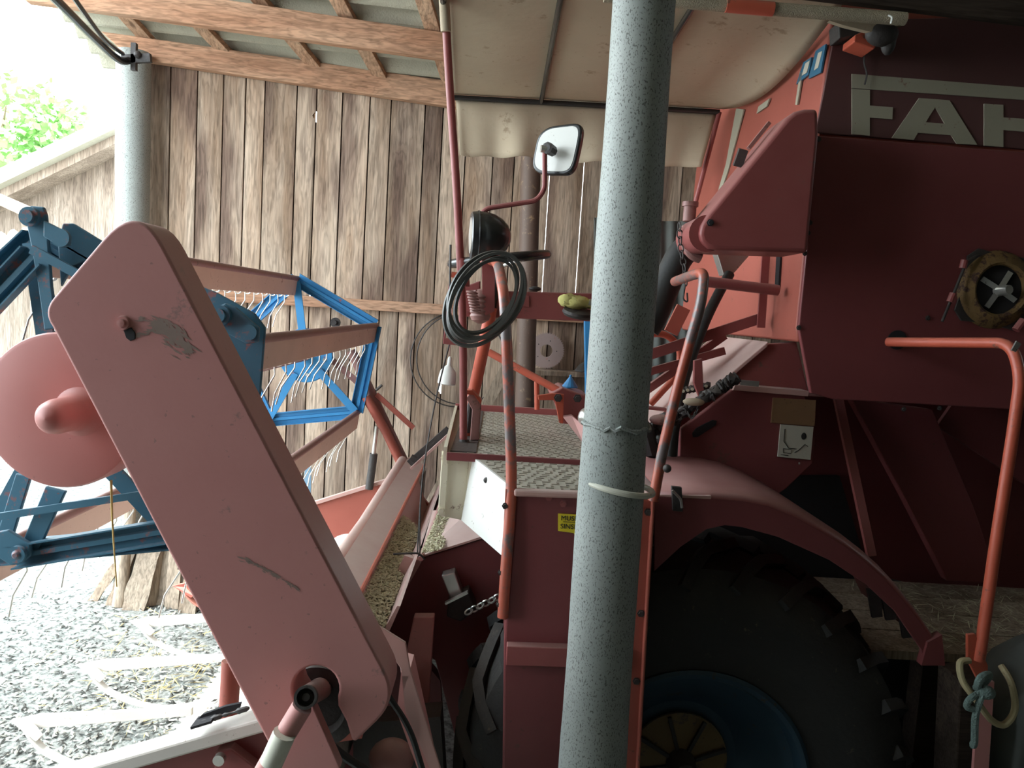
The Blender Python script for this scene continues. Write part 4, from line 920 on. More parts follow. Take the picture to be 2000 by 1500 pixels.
hb = MB(); hb.prism([xz(-0.40, 1.125, YN + 0.02), xz(-0.31, 1.06, YN + 0.02), xz(-0.345, 0.97, YN + 0.02), xz(-0.39, 1.08, YN + 0.02)], (0, 1.1, 0)).build('husk_bed', 'huskbed', H)
def f2(r):
    u, v = r.random(), r.random() ** 1.6
    lo = (824 + v * 40, 1082 - v * 8); hi = (856 + v * 50 * 0.6, 1006 + v * 10)
    x = lo[0] + (hi[0] - lo[0]) * u; y = lo[1] + (hi[1] - lo[1]) * u
    return at(x, y, 2.80 + 0.36 * u) + Vector((0, 0, r.uniform(0, 0.008)))
scatter('husk', 'husk', 1300, f2, 0.02, 0.007, 'pale grain husks lying on the pink sheet beside the cream panel', 'grain husks', seed=3)
# ---- header pan and ends
FE = 4.6
ep = slab('header_end_panel', [(598, 992), (792, 930), (850, 1000), (860, 1180), (700, 1210), (560, 1190), (520, 1100)], FE, 0.03, 'tank', H, 0.003)
MB().bar(at(596, 988, FE - 0.01), at(794, 926, FE - 0.01), 0.02, 0.04).build('panel_edge', 'palepink', ep)
ne = [at(0, 1545, 1.83), at(80, 1502, 1.83), at(500, 1392, 1.83), at(560, 1385, 1.83)]
low = 0.25
npn = MB(); npn.prism([ne[0], ne[3], Vector((ne[3].x, ne[3].y, low)), Vector((ne[0].x, ne[0].y, low))], (0, 0.02, 0)); np_ = npn.build('header_end_panel', 'red', H)
MB().bar(ne[0] + Vector((0, -0.02, 0)), ne[3] + Vector((0, -0.02, 0)), 0.036, 0.07).build('panel_rim', 'paleiron', np_, 0.006)  # rim coloured pale to carry the blown-out daylight on it
MB().bar(at(380, 1412, 1.79), at(420, 1400, 1.79), 0.006, 0.05).build('rim_slot', 'dark', np_)
rw = random.Random(4)
MB().sweep([at(388 + 5.2 * k, 1411 - 1.5 * k, 1.785) for k in range(20)], [rw.uniform(0.002, 0.008) for _ in range(20)], 7).build('weld_lump', 'grease', np_)
MB().prism([at(x, y, 1.80) for x, y in ((378, 1412), (395, 1396), (440, 1380), (470, 1374), (468, 1384), (420, 1400), (384, 1412))], (0, 0.01, 0.0)).build('rim_cutout', 'dark', np_)
pan = MB(); pan.prism([xz(-0.42, 1.12, 1.86), xz(-0.44, 0.64, 1.86), xz(-0.60, 0.52, 1.86), xz(-0.80, 0.46, 1.86), xz(-1.2, 0.26, 1.86), xz(-1.2, 0.24, 1.86), xz(-0.78, 0.44, 1.86), xz(-0.42, 0.6, 1.86), xz(-0.40, 1.12, 1.86)], (0, FE - 1.86, 0)).build('header_pan', 'panmetal', H)
# auger
ac = Vector((-0.61, 0, 0.915))
MB().sweep([ac + Vector((0, 1.9, 0)), ac + Vector((0, 3.42, 0))], 0.085, 28).build('auger_drum', 'white', H)
fl = MB(); fb = fl.bm; prev = None
for k in range(161):
    t = k / 160; y = 2.35 + 1.1 * t; a = t * 3.4 * 2 * PI; d = Vector((math.cos(a), 0, math.sin(a)))
    cur = (fb.verts.new(ac + Vector((0, y, 0)) + d * 0.08), fb.verts.new(ac + Vector((0, y, 0)) + d * 0.140))
    if prev: fb.faces.new((prev[0], prev[1], cur[1], cur[0]))
    prev = cur
o = fl.build('auger_flight', 'white', H); mm = o.modifiers.new('s', 'SOLIDIFY'); mm.thickness = 0.006
# orange wheel ring seen behind the tube
b = MB(); cR = at(742, 1040, 3.4); b.sweep([cR + Vector((math.cos(2*PI*k/32) * 0.085, 0.0, math.sin(2*PI*k/32) * 0.085)) for k in range(32)], 0.012, 8, closed=True); b.build('guide_ring', 'orange', H)
# crop lifters
def lifter(Y, m, label=None):
    tipx = -1.93; z0 = 0.29
    t = Vector((tipx, Y, z0)); b = MB()
    b.prism([t, t + Vector((0.12, 0.0, 0.035)), t + Vector((0.75, 0, 0.10)), t + Vector((0.75, 0, 0.065)), t + Vector((0.14, 0, -0.02))], (0, 0.018, 0))
    b.prism([t + Vector((0.0, 0.005, 0)), t + Vector((0.10, -0.02, 0.0)), t + Vector((0.16, -0.06, -0.03)), t + Vector((0.14, -0.05, -0.05))], (0, 0.03, 0))
    b.sweep(spline([t + Vector((0.08, -0.01, -0.02)), t + Vector((0.2, -0.06, -0.09)), t + Vector((0.45, -0.1, -0.13)), t + Vector((0.75, -0.08, -0.08))], 6), 0.012, 6, sect=[(-0.004, -0.018), (0.004, -0.018), (0.004, 0.018), (-0.004, 0.018)])
    return b.build('crop_lifter', m, H, 0.003)
for Y, m in ((3.05, 'paleiron'), (3.55, 'paleiron'), (4.07, 'paleiron'), (4.62, 'tank'), (2.55, 'paleiron')): lifter(Y, m)
kb = MB(); kb.box(-1.26, -1.18, 1.86, FE, 0.2, 0.27)
for k in range(52):
    y = 1.9 + k * 0.052; kb.prism([(-1.26, y, 0.235), (-1.26, y + 0.03, 0.235), (-1.30, y + 0.015, 0.235)], (0, 0, 0.012))
kb.build('knife_bar', 'paleiron', H)
# ---- reel
RY0, RY1 = 2.02, 4.55
rcF = at(598, 694, RY1); vF = at(733, 636, RY1)
ang0 = math.atan2(vF.z - rcF.z, vF.x - rcF.x); RR_ = math.hypot(vF.x - rcF.x, vF.z - rcF.z)
RX, RZ = rcF.x, rcF.z
def rp_(k, r, Y): a = ang0 + k * 2 * PI / 5; return Vector((RX + math.cos(a) * r, Y, RZ + math.sin(a) * r))
for Y, mt_, wd, nm in ((RY1, 'blue', 0.078, 'far'), (RY0, 'bluedk', 0.062, 'near')):
    hub = MB().lathe((RX, Y - 0.02, RZ), (0, 1, 0), [(0, 0.0), (0, 0.155), (0.006, 0.16), (0.012, 0.155), (0.012, 0)], 40).build('reel_hub', mt_, H)
    for k in range(5):
        MB().channel(rp_(k, RR_, Y), rp_(k + 1, RR_, Y), wd, 0.03).build('rim_bar', mt_, hub)
        MB().bar(rp_(k, 0.12, Y - 0.026), rp_(k, RR_ - 0.01, Y - 0.026), 0.044, 0.01).build('spoke', mt_, hub)
        bolt(rp_(k + 0.5, 0.115, Y - 0.02), 0.008, parent=hub, m='steel')
MB().sweep([(RX, RY0, RZ), (RX, RY1, RZ)], 0.03, 16).build('reel_shaft', 'rust', H)
# tines: one mesh, shared
tn = MB(); dn = Vector((-0.50, 0, -1)).normalized()
coil = [Vector((0.0, 0.0, 0.05)), Vector((0, 0, 0))]
for k in range(22):
    a = k / 21 * 2 * PI * 1.6; coil.append(Vector((-0.018 + math.cos(a) * 0.018, k * 0.0006, -0.018 * math.sin(a))))
coil += [Vector((-0.03, 0.014, -0.05)), Vector((-0.075, 0.014, -0.13)), Vector((-0.09, 0.014, -0.2))]
tn.sweep(coil, 0.0028, 6)
tine0 = None
for k in range(5):
    p0, p1 = rp_(k, RR_ + 0.005, RY0 + 0.02), rp_(k, RR_ + 0.005, RY1 + 0.02)
    bat = MB(); bat.sweep([p0, p1], 0.016, 12); bat = bat.build('reel_bat', 'rust', H)
    bb_ = MB(); dwn = Vector((-0.12, 0, -1)).normalized()
    bb_.prism([p0 + dwn * 0.01 + Vector((-0.006, 0, 0)), p0 + dwn * 0.01 + Vector((0.010, 0, 0)), p0 + dwn * 0.10 + Vector((0.010, 0, 0)), p0 + dwn * 0.10 + Vector((-0.006, 0, 0))], (0, RY1 - RY0, 0)).build('bat_board', 'batboard', bat, 0.002)
    for j in range(18):
        y = RY0 + 0.12 + j * (RY1 - RY0 - 0.2) / 17
        if tine0 is None: tine0 = tn.build('tine', 'steel', bat); o = tine0
        else: o = tine0.copy(); COL.objects.link(o); o.parent = bat
        o.location = Vector((p0.x - 0.02, y, p0.z - 0.09))
        o.rotation_euler = (random.uniform(-0.05, 0.05), random.uniform(-0.08, 0.08), 0)
# near-end pivot plates and links (eccentric control)
def plate(name, pts, Y, m='bluedk', t=0.012, par=H, bv=0.003): return slab(name, pts, Y, t, m, par, bv)
YP = 1.97
a1 = plate('pivot_arm', [(45, 408), (60, 402), (84, 404), (90, 420), (100, 560), (112, 640), (86, 645), (74, 560), (60, 480)], YP - 0.02)
MB().lathe(at(61, 424, YP - 0.025), (0, -1, 0), [(0, 0.024), (0.012, 0.024), (0.012, 0.016), (0.022, 0.016), (0.022, 0.006)], 20).build('pivot_nut', 'bluedk', a1)
a2 = plate('pivot_arm', [(84, 430), (120, 448), (136, 460), (135, 480), (118, 484), (84, 462)], YP - 0.035)
MB().lathe(at(122, 465, YP - 0.04), (0, -1, 0), [(0, 0.022), (0.01, 0.022), (0.01, 0.012)], 20).build('pivot_nut', 'bluedk', a2)
plate('end_plate', [(122, 436), (142, 436), (210, 478), (190, 500), (140, 520), (118, 560), (112, 470)], YP + 0.02)
MB().bar(at(62, 487, YP - 0.04), at(170, 545, YP - 0.04), 0.022, 0.012).build('link_rod', 'bluedk', H)
MB().channel(at(-60, 640, YP), at(72, 500, YP), 0.066, 0.03).build('link_arm', 'bluedk', H)
a3 = plate('end_plate', [(380, 555), (420, 570), (497, 612), (518, 640), (508, 770), (500, 800), (400, 760)], YP + 0.02)
plate('end_plate', [(400, 610), (440, 592), (460, 600), (506, 640), (504, 668), (482, 672), (440, 650), (410, 640)], YP - 0.02)
MB().lathe(at(432, 616, YP - 0.025), (0, -1, 0), [(0, 0.026), (0.012, 0.026), (0.012, 0.017), (0.024, 0.017), (0.024, 0.006)], 20).build('pivot_nut', 'bluedk', a3)
MB().lathe(at(487, 649, YP - 0.022), (0, -1, 0), [(0, 0.02), (0.006, 0.02), (0.006, 0.009)], 20).build('pivot_nut', 'bluedk', a3)
plate('pivot_arm', [(30, 925), (60, 930), (20, 1062), (0, 1075), (-12, 1060)], YP)
plate('pivot_arm', [(88, 950), (128, 960), (70, 1085), (42, 1090), (40, 1065)], YP - 0.01)
MB().channel(at(30, 1084, YP), at(345, 1032, YP), 0.062, 0.03).build('link_arm', 'bluedk', H)
MB().bar(at(-10, 1010, YP - 0.03), at(300, 962, YP - 0.03), 0.018, 0.012).build('link_rod', 'bluedk', H)
a4 = plate('end_plate', [(-10, 1040), (15, 1035), (58, 1062), (60, 1085), (48, 1098), (20, 1105), (-10, 1085)], YP - 0.03)
MB().lathe(at(37, 1081, YP - 0.035), (0, -1, 0), [(0, 0.022), (0.012, 0.022), (0.012, 0.012), (0.018, 0.006)], 20).build('pivot_nut', 'bluedk', a4)
# ---- drive cover (big lever shaped) and variator disc
def pfil(V, n=9):                                    # outline with rounded corners: (x, y, tangent length)
    out = []; m = len(V)
    for i, (x, y, t) in enumerate(V):
        if t == 0: out.append((x, y)); continue
        a, b = V[i - 1], V[(i + 1) % m]; la = math.hypot(a[0] - x, a[1] - y); lb = math.hypot(b[0] - x, b[1] - y)
        p = (x + (a[0] - x) * t / la, y + (a[1] - y) * t / la); q = (x + (b[0] - x) * t / lb, y + (b[1] - y) * t / lb)
        for k in range(n + 1):
            u = k / n; out.append(((1-u)**2 * p[0] + 2*u*(1-u) * x + u*u * q[0], (1-u)**2 * p[1] + 2*u*(1-u) * y + u*u * q[1]))
    return out
cov = pfil([(80, 609, 36), (268.8, 386, 108), (780, 1366, 62), (692, 1452, 10)])
cov += [(676, 1410), (660, 1380)] + [(617 + 45 * math.cos(a), 1346 + 45 * math.sin(a)) for a in [math.radians(20 - k * 14) for k in range(17)]] + [(590, 1386), (600, 1400), (575, 1450), (556, 1505), (540, 1484)]
dc = slab('reel_drive_cover', cov, 1.62, 0.115, 'pink', H, 0.012, 4)
slab('cover_bolt_hole', [(240, 642), (256, 640), (264, 650), (264, 662), (254, 666), (246, 660)], 1.618, 0.004, 'dark', dc, 0.001)
MB().lathe(at(241, 631, 1.62), (0, -1, 0), [(0, 0.016), (0.006, 0.014), (0.006, 0.009), (0.013, 0.008), (0.014, 0.0)], 16).build('cover_bolt', 'pink', dc)
MT['stain'] = mat('oily_stain', (0.25, 0.17, 0.14), 0.6, wear=0.3, wearcol=(0.36, 0.17, 0.15), scale=8, var=0.4)
def blotch(name, path, wid, Y, m, parent, seed):
    r = random.Random(seed); L = []; R = []
    for i, (x, y) in enumerate(path):
        w_ = wid[i]; nx_, ny_ = path[min(i + 1, len(path) - 1)][0] - path[max(0, i - 1)][0], path[min(i + 1, len(path) - 1)][1] - path[max(0, i - 1)][1]
        l_ = math.hypot(nx_, ny_) or 1; nx_, ny_ = -ny_ / l_, nx_ / l_
        L.append((x + nx_ * w_ * r.uniform(0.5, 1.4), y + ny_ * w_ * r.uniform(0.5, 1.4))); R.append((x - nx_ * w_ * r.uniform(0.4, 1.1), y - ny_ * w_ * r.uniform(0.4, 1.1)))
    b = MB(); b.bm.faces.layers.float.new('rnd'); q = b.bm
    a = [(q.verts.new(at(*l, Y)), q.verts.new(at(*r_, Y))) for l, r_ in zip(L, R)]
    for A_, B_ in zip(a, a[1:]): q.faces.new((A_[0], A_[1], B_[1], B_[0]))
    return b.build(name, m, parent)
def splatter(name, path, wid, n, Lp, Wp, ang, seed):
    r = random.Random(seed); b = MB(); b.bm.faces.layers.float.new('rnd'); q = b.bm
    for i in range(n):
        t = r.random(); k = t * (len(path) - 1); a = path[int(k)]; c = path[min(int(k) + 1, len(path) - 1)]; f = k - int(k)
        x = a[0] + (c[0] - a[0]) * f + r.gauss(0, 1) * wid(t); y = a[1] + (c[1] - a[1]) * f + r.gauss(0, 1) * wid(t)
        th = math.radians(ang + r.gauss(0, 16)); l = Lp * r.uniform(0.4, 1.2); w_ = Wp * r.uniform(0.4, 1.2); dx, dy = math.cos(th), math.sin(th)
        Y = 1.6192 - 0.00001 * i / n
        pts = [(x - dx * l, y - dy * l), (x - dy * w_ - dx * l * 0.3, y + dx * w_ - dy * l * 0.3), (x - dy * w_ * 0.6 + dx * l * 0.5, y + dx * w_ * 0.6 + dy * l * 0.5), (x + dx * l, y + dy * l), (x + dy * w_ * 0.7, y - dx * w_ * 0.7)]
        q.faces.new([q.verts.new(at(px_, py_, Y)) for px_, py_ in pts])
    return b.build(name, 'stain', dc)
splatter('oil_stain', [(300, 632), (330, 645), (352, 665), (372, 690)], lambda t: 9 * math.sin(PI * (0.15 + 0.7 * t)), 150, 15, 3.0, 38, 5)
splatter('oil_stain', [(262, 655), (285, 652), (300, 640), (278, 622), (270, 625)], lambda t: 2.0, 26, 10, 2.2, 5, 6)
splatter('oil_stain', [(472, 1090), (510, 1108), (548, 1130), (584, 1152)], lambda t: 2.2 * (1.2 - t), 70, 9, 1.8, 30, 8)
# variator disc
vd = at(116, 803, 1.80)
vr = (at(116 + 155, 803, 1.80) - vd).length
b = MB(); b.lathe(vd, (0, -1, 0), [(-0.1, vr), (-0.012, vr), (-0.003, vr - 0.004), (0, vr - 0.012), (0.002, 0.06), (0.002, 0.0)], 72)
disc = b.build('variator_cover', 'disc', H, sharp=30)
bs = at(152, 804, 1.80)
b = MB(); b.lathe(bs, (-0.02, -1, 0.0), [(0.0, 0.062), (0.008, 0.045), (0.03, 0.040), (0.085, 0.040), (0.105, 0.036), (0.12, 0.024), (0.127, 0.0)], 32); b.build('hub_cap', 'disc', disc, sharp=80)
# lower shaft and bracket by the cover
shf = at(630, 1342, 1.8); she = at(597, 1362, 1.52)
sh_ = MB().sweep([shf, she], 0.027, 20, cap=False, r1=0.022).build('drive_shaft', 'rust', H)
MB().lathe(she, (she - shf), [(-0.012, 0.0175), (-0.010, 0.012), (-0.003, 0.008), (-0.002, 0.0)], 16).build('shaft_nut', 'grease', sh_)
MB().lathe(she, (she - shf), [(-0.02, 0.0235), (0.004, 0.0235), (0.004, 0.018), (-0.03, 0.017)], 24, cap=False).build('shaft_collar', 'grease', sh_)
MB().lathe(at(628, 1362, 1.80), (0, -1, 0), [(0, 0.0), (0, 0.10), (0.05, 0.10), (0.055, 0.07), (0.035, 0.06), (0.035, 0)], 40).build('shaft_pulley', 'grease', H)
slab('shaft_bracket', [(592, 1378), (612, 1380), (665, 1500), (560, 1560), (540, 1500)], 1.60, 0.03, 'pink', H, 0.003)
tube('support_strut', [at(590, 1380, 1.53), at(560, 1430, 1.53), at(515, 1510, 1.53)], 0.022, 'pink', H, 0.02, 12)
MB().sweep([at(556, 1432, 1.515), at(530, 1490, 1.515)], 0.0245, 14).build('strut_sleeve', 'hose', H)
# lift ram
tube('lift_ram', [at(452, 1290, 1.9), at(446, 1400, 1.88), at(438, 1470, 1.87)], 0.024, 'tank', H, 0.1, 16)
slab('ram_foot', [(420, 1470), (450, 1462), (500, 1500), (500, 1560), (415, 1560)], 1.8, 0.05, 'red', H, 0.004)
MB().lathe(at(431, 1479, 1.79), (0, -1, 0), [(0, 0.014), (0.016, 0.014), (0.016, 0)], 16).build('ram_pin', 'steel', H)
MB().sweep([at(450, 1452, 1.86), at(560, 1448, 1.95)], 0.012, 10).build('cross_rod', 'red', H)
# bent guard plate right of the cover
b = MB(); b.prism([at(726, 1214, 1.9), at(792, 1255, 1.9), at(802, 1310, 1.9), at(862, 1505, 1.9), at(846, 1520, 1.9), at(790, 1390, 1.9), at(782, 1305, 1.9), at(760, 1275, 1.9), at(722, 1228, 1.9)], (0, 0.008, 0))
gp = b.build('belt_guard', 'palepink', H, 0.002)
MB().prism([at(784, 1308, 1.9), at(800, 1312, 1.9), at(846, 1520, 1.9), at(815, 1500, 1.9), at(775, 1390, 1.9)], (0, 0.10, 0)).build('guard_side', 'pink', gp)
tube('brake_cable', [at(745, 1340, 1.82), at(800, 1420, 1.82), at(830, 1520, 1.82)], 0.008, 'rubber', H, 0.05, 8)
tube('brake_cable', [at(615, 1420, 1.7), at(660, 1470, 1.7), at(740, 1520, 1.7)], 0.01, 'rubber', H, 0.05, 8)
MB().bar(at(640, 1430, 1.85), at(705, 1420, 1.85), 0.05, 0.02).build('bearing_bracket', 'tank', H)
MB().ball(at(765, 1480, 2.1), 0.06, 1.1, 0.9, 0.9).build('gear_housing', 'rust', H)
slab('axle_beam', [(690, 1415), (860, 1400), (870, 1560), (690, 1560)], 2.4, 0.1, 'grease', H)
slab('grey_casing', [(985, 1300), (965, 1350), (960, 1395), (990, 1420), (1010, 1360)], 2.45, 0.2, 'bluegrey', H, 0.01)
# far lift arms of the header
MB().sweep([at(686, 685, 4.62), at(740, 800, 4.62), at(792, 908, 4.62)], 0.030, 12).build('reel_arm', 'rust', H)
MB().sweep([at(715, 775, 4.55), at(755, 845, 4.55), at(788, 915, 4.55)], 0.028, 12).build('reel_arm', 'tank', H)
slab('reel_arm_web', [(684, 690), (700, 745), (742, 840), (765, 862), (740, 800), (712, 740)], 4.66, 0.01, 'rust', H)
MB().bar(at(735, 770, 4.6), at(808, 836, 4.6), 0.03, 0.015).build('adjusting_bar', 'tank', H)
MB().bar(at(638, 694, 4.6), at(700, 748, 4.6), 0.035, 0.015).build('adjusting_bar', 'rust', H)
MB().sweep([at(736, 832, 4.55), at(729, 890, 4.55)], 0.012, 10).build('ram_rod', 'steel', H)
MB().sweep([at(730, 886, 4.55), at(721, 955, 4.55)], 0.024, 12).build('ram_body', 'grease', H)
MB().lathe(at(656, 630, 4.65), (0, -1, 0), [(0, 0.03), (0.02, 0.03), (0.02, 0.015), (0.04, 0.012)], 12).build('shaft_end', 'grease', H)
MB().sweep([at(735, 762, 4.5), at(746, 752, 4.5)], 0.008, 8).build('pin', 'grease', H)
MB().bar(at(800, 905, 3.9), at(876, 838, 3.9), 0.035, 0.03).build('guide_bar', 'grease', H)
MB().bar(at(803, 915, 3.85), at(880, 845, 3.85), 0.012, 0.03).build('guide_bar', 'palepink', H)
MB().sweep([at(802, 893, 3.8), at(812, 899, 3.8)], 0.018, 10).build('guide_end', 'grease', H)
# wires from the console to the header
tube('control_wire', [at(886, 640, 3.0), at(850, 780, 3.0), at(824, 930, 2.9), at(815, 1083, 2.8)], 0.0035, 'grease', H, 0.2, 6)
tube('control_wire', [at(826, 925, 2.88), at(820, 1000, 2.85), at(820, 1086, 2.8)], 0.003, 'grease', H, 0.1, 6)
tube('control_wire', [at(768, 1082, 2.78), at(818, 1080, 2.8), at(830, 1092, 2.8)], 0.004, 'grease', H, 0.02, 6)
# ================================================================== LOOSE THINGS
# V-belt coil on the handrail
def loop(cx, cy, ax_, ay_, rot, Y0, tilt, seed):
    r = random.Random(seed); pts = []
    for k in range(64):
        a = 2 * PI * k / 64; x = ax_ * math.cos(a); y = ay_ * math.sin(a) 
        X = cx + x * math.cos(rot) - y * math.sin(rot); Yp = cy + x * math.sin(rot) + y * math.cos(rot)
        pts.append(at(X, Yp, Y0 + tilt * math.cos(a) + 0.004 * math.sin(3 * a + seed)))
    return pts
sec = [(-0.004, -0.0055), (0.004, -0.004), (0.004, 0.004), (-0.004, 0.0055)]
bt = thing('drive_belt', at(948, 660, 2.3), 'coil of black V-belts hanging on the handrail below the headlamp', 'belt')
for i, (dx, dy, sa, sb_) in enumerate(((0, 0, 93, 60), (-6, 8, 88, 55), (3, -3, 90, 69), (2, -2, 82, 50), (-3, 5, 101, 66))):
    MB().sweep(loop(948 + dx, 579 + dy, sa, sb_, math.radians(-57), 2.18 + 0.012 * i, 0.05, i), 0.005, closed=True, sect=sec).build('belt_loop', 'belt', bt)
# hose ring round the post
rc0 = at(1200, 950, Yc)
tl = Vector((0, 0, 0)); hp = []
for k in range(40):
    a = 2 * PI * k / 40; hp.append(Vector((rc0.x + 0.008 + math.cos(a) * 0.088, rc0.y + math.sin(a) * 0.092, rc0.z - 0.012 * math.cos(a) + 0.004)))
tag(MB().sweep(hp, 0.0075, 10, closed=True).build('hose_ring', 'hose'), 'milky white hose ring looped around the speckled grey post', 'hose')
# cable coil on the wall
def wall_ring(cx, cy, r, m, name, label, cat, rr=0.005, off=0.05, n=48):
    c = atw(cx, cy, off); rad = (atw(cx + r, cy, off) - c).length; pts = [c + WD * math.cos(2*PI*k/n) * rad + Vector((0, 0, math.sin(2*PI*k/n) * rad * 1.0)) + WN * 0.008 * math.sin(4*PI*k/n) for k in range(n)]
    return MB().sweep(pts, rr, 6, closed=True), c, rad
b, c, rad = wall_ring(895, 703, 92, 'rust', 'wire_coil', '', '', 0.005)
pts = [c + WD * (0.02 + math.cos(2*PI*k/48) * rad * 0.93) + Vector((0, 0, 0.01 + math.sin(2*PI*k/48) * rad * 0.96)) + WN * 0.02 for k in range(48)]
b.sweep(pts, 0.005, 6, closed=True)
tag(b.build('wire_coil', 'grease'), 'big loose coil of brown wire hanging on the plank wall', 'wire coil')
# pale bell-shaped lamp shade
c = at(874, 735, 4.2)
b = MB(); b.lathe(c, (0.08, 0, 1), [(-0.045, 0.044), (-0.04, 0.05), (0.0, 0.048), (0.03, 0.042), (0.055, 0.02), (0.062, 0.012), (0.1, 0.011), (0.11, 0.005)], 24)
ls = tag(b.build('pendant_lamp', 'white', sharp=50), 'pale bell-shaped lamp hanging in front of the wire coil', 'lamp')
tube('lamp_cord', [at(878, 700, 4.2), at(880, 660, 4.2), at(884, 560, 4.2)], 0.003, 'rust', ls, 0.05, 6)
# shelf with saw blade
shz = atw(1080, 722, 0.1)
b = MB(); p0, p1 = atw(1018, 727, 0.03), atw(1215, 745, 0.03); p1.z = p0.z
b.prism([p0, p1, p1 + Vector((0, 0, 0.035)), p0 + Vector((0, 0, 0.035))], WN * 0.2)
shelf = tag(b.build('wall_shelf', 'wallwood', bevel=0.003), 'narrow plank shelf on the wall behind the platform', 'shelf')
zs = p0.z + 0.036
sc_ = atw(1067, 687, 0.10); R_ = 0.133; sc_.z = zs + R_ + 0.002
b = MB(); nT = 48; pin = []; pts = []
for k in range(nT * 2):
    a = 2 * PI * k / (nT * 2); r = R_ if k % 2 == 0 else R_ - 0.012; pts.append((math.cos(a) * r, math.sin(a) * r))
inn = [(math.cos(2 * PI * k / (nT * 2)) * 0.045, math.sin(2 * PI * k / (nT * 2)) * 0.045) for k in range(nT * 2)]
q = b.bm; q.faces.layers.float.new('rnd')
def w3(x, y, o): return sc_ + WD * x + Vector((0, 0, y)) + WN * o
O0 = [q.verts.new(w3(x, y, 0.008)) for x, y in pts]; O1 = [q.verts.new(w3(x, y, 0)) for x, y in pts]
I0 = [q.verts.new(w3(x, y, 0.008)) for x, y in inn]; I1 = [q.verts.new(w3(x, y, 0)) for x, y in inn]
N = nT * 2
for k in range(N):
    j = (k + 1) % N
    q.faces.new((O0[k], O0[j], I0[j], I0[k])); q.faces.new((O1[k], I1[k], I1[j], O1[j])); q.faces.new((O0[k], O1[k], O1[j], O0[j])); q.faces.new((I0[k], I0[j], I1[j], I1[k]))
gear = tag(b.build('sprocket_wheel', 'gear'), 'dusty reddish toothed wheel standing on the narrow wall shelf', 'sprocket')
for k in range(5):
    a = k * 1.257; MB().lathe(w3(math.cos(a) * 0.075, math.sin(a) * 0.075, 0.0082), WN, [(0, 0.004), (0.001, 0.004)], 8).build('bolt_hole', 'dark', gear)
c = atw(1140, 710, 0.12); c.z = zs
tag(MB().lathe(c, (0, 0, 1), [(0, 0.06), (0.01, 0.06), (0.05, 0.03), (0.07, 0.0)], 20).build('metal_cone', 'grease'), 'dull dark metal cone on the shelf beside the toothed wheel', 'funnel')  # a dull metal cap, drawn as a plain cone
# blue funnel below the shelf on the seat base
c = at(1113, 757, 3.25)
b = MB(); b.lathe(c, (0, 0, 1), [(0.001, 0.034), (0.006, 0.034), (0.045, 0.006), (0.055, 0.005)], 14, smooth=False)
tag(b.build('funnel', 'blue'), 'small bright blue pleated cone standing on the seat base', 'funnel')
c = at(1100, 745, 3.6)
# rag on the control beam with round tool
b = MB(); rnd = random.Random(5)
cc = at(1125, 590, 2.86)
b.ball(cc, 0.045, 1.3, 0.8, 0.55, 20); b.ball(cc + Vector((-0.03, 0, 0.005)), 0.035, 1.1, 0.9, 0.7, 16); b.ball(cc + Vector((0.045, 0, -0.004)), 0.03, 1.2, 0.8, 0.6, 16)
for v in b.bm.verts: v.co += Vector((rnd.uniform(-1, 1), rnd.uniform(-1, 1), rnd.uniform(-1, 1))) * 0.003
tag(b.build('rag', 'yellowcloth', sharp=60), 'crumpled yellow rag lying on the red control beam', 'rag')
b = MB(); cc = at(1130, 612, 2.86); b.lathe(cc, (0.1, -0.25, 1), [(-0.012, 0.03), (-0.01, 0.055), (0.0, 0.062), (0.01, 0.058), (0.012, 0.03)], 28)
tag(b.build('metal_disc', 'grease'), 'dark round metal disc under the yellow rag', 'disc')
tag(MB().sweep([at(1150, 590, 2.84), at(1180, 600, 2.84)], 0.012, 10).build('tool_handle', 'steel'), 'short steel rod end beside the yellow rag', 'tool')
# thin twine on the wall: rope by the shelf
tag(MB().sweep([atw(1043, 740, 0.08), atw(1040, 790, 0.08), atw(1041, 860, 0.08)], 0.01, 8).build('rope', 'rope'), 'short twisted rope hanging below the narrow wall shelf', 'rope')
# leaning boards on the wall behind the platform
lb_ = [((948, 790), (1000, 700), 0.08, 'grey board leaning between platform and wall, tilted to the right')]
for a, c_, w_, lab in lb_:
    p1 = atw(*c_, 0.09); p0 = p1 + (atw(*a, 0.09) - p1) * 1.0; d = (p0 - p1); p0 = p1 + d * ((0 - p1.z) / d.z); p0 = p0 + WN * 0.25; p0.z = 0.015
    tag(MB().bar(p0, p1, w_, 0.02, up=(0, 1, 0)).build('board', 'firewood'), lab, 'board')
# firewood and old boards leaning on the wall near the left post
fwd = [((292, 1148), (330, 915), 'log', 0.05, 'pale round log leaning on the wall, right of the split slab'),
       ((233, 1143), (262, 920), 'log', 0.045, 'thin pale pole leaning beside the left post, left of the split slab'),
       ((258, 1145), (296, 1060), 'slab', 0.15, 'short wide split slab of grey firewood'),
       ((315, 1150), (335, 960), 'board', 0.06, 'narrow board standing between the round log and the grey board'),
       ((336, 1152), (352, 980), 'board', 0.09, 'grey board leaning right of the round log'),
       ((365, 1155), (395, 1000), 'slab', 0.12, 'rough barked slab half hidden by the drive cover'),
       ((180, 1140), (262, 1055), 'slab', 0.07, 'dark weathered plank end lying tilted at the left of the firewood'),
       ((215, 1140), (262, 1070), 'slab', 0.06, 'brown plank end lying tilted beside the dark one'),
       ((318, 1090), (318, 900), 'board', 0.08, 'tall grey board behind the round log against the wall'),
       ((345, 1085), (352, 880), 'board', 0.10, 'brown board behind the firewood, mostly hidden by the drive cover')]
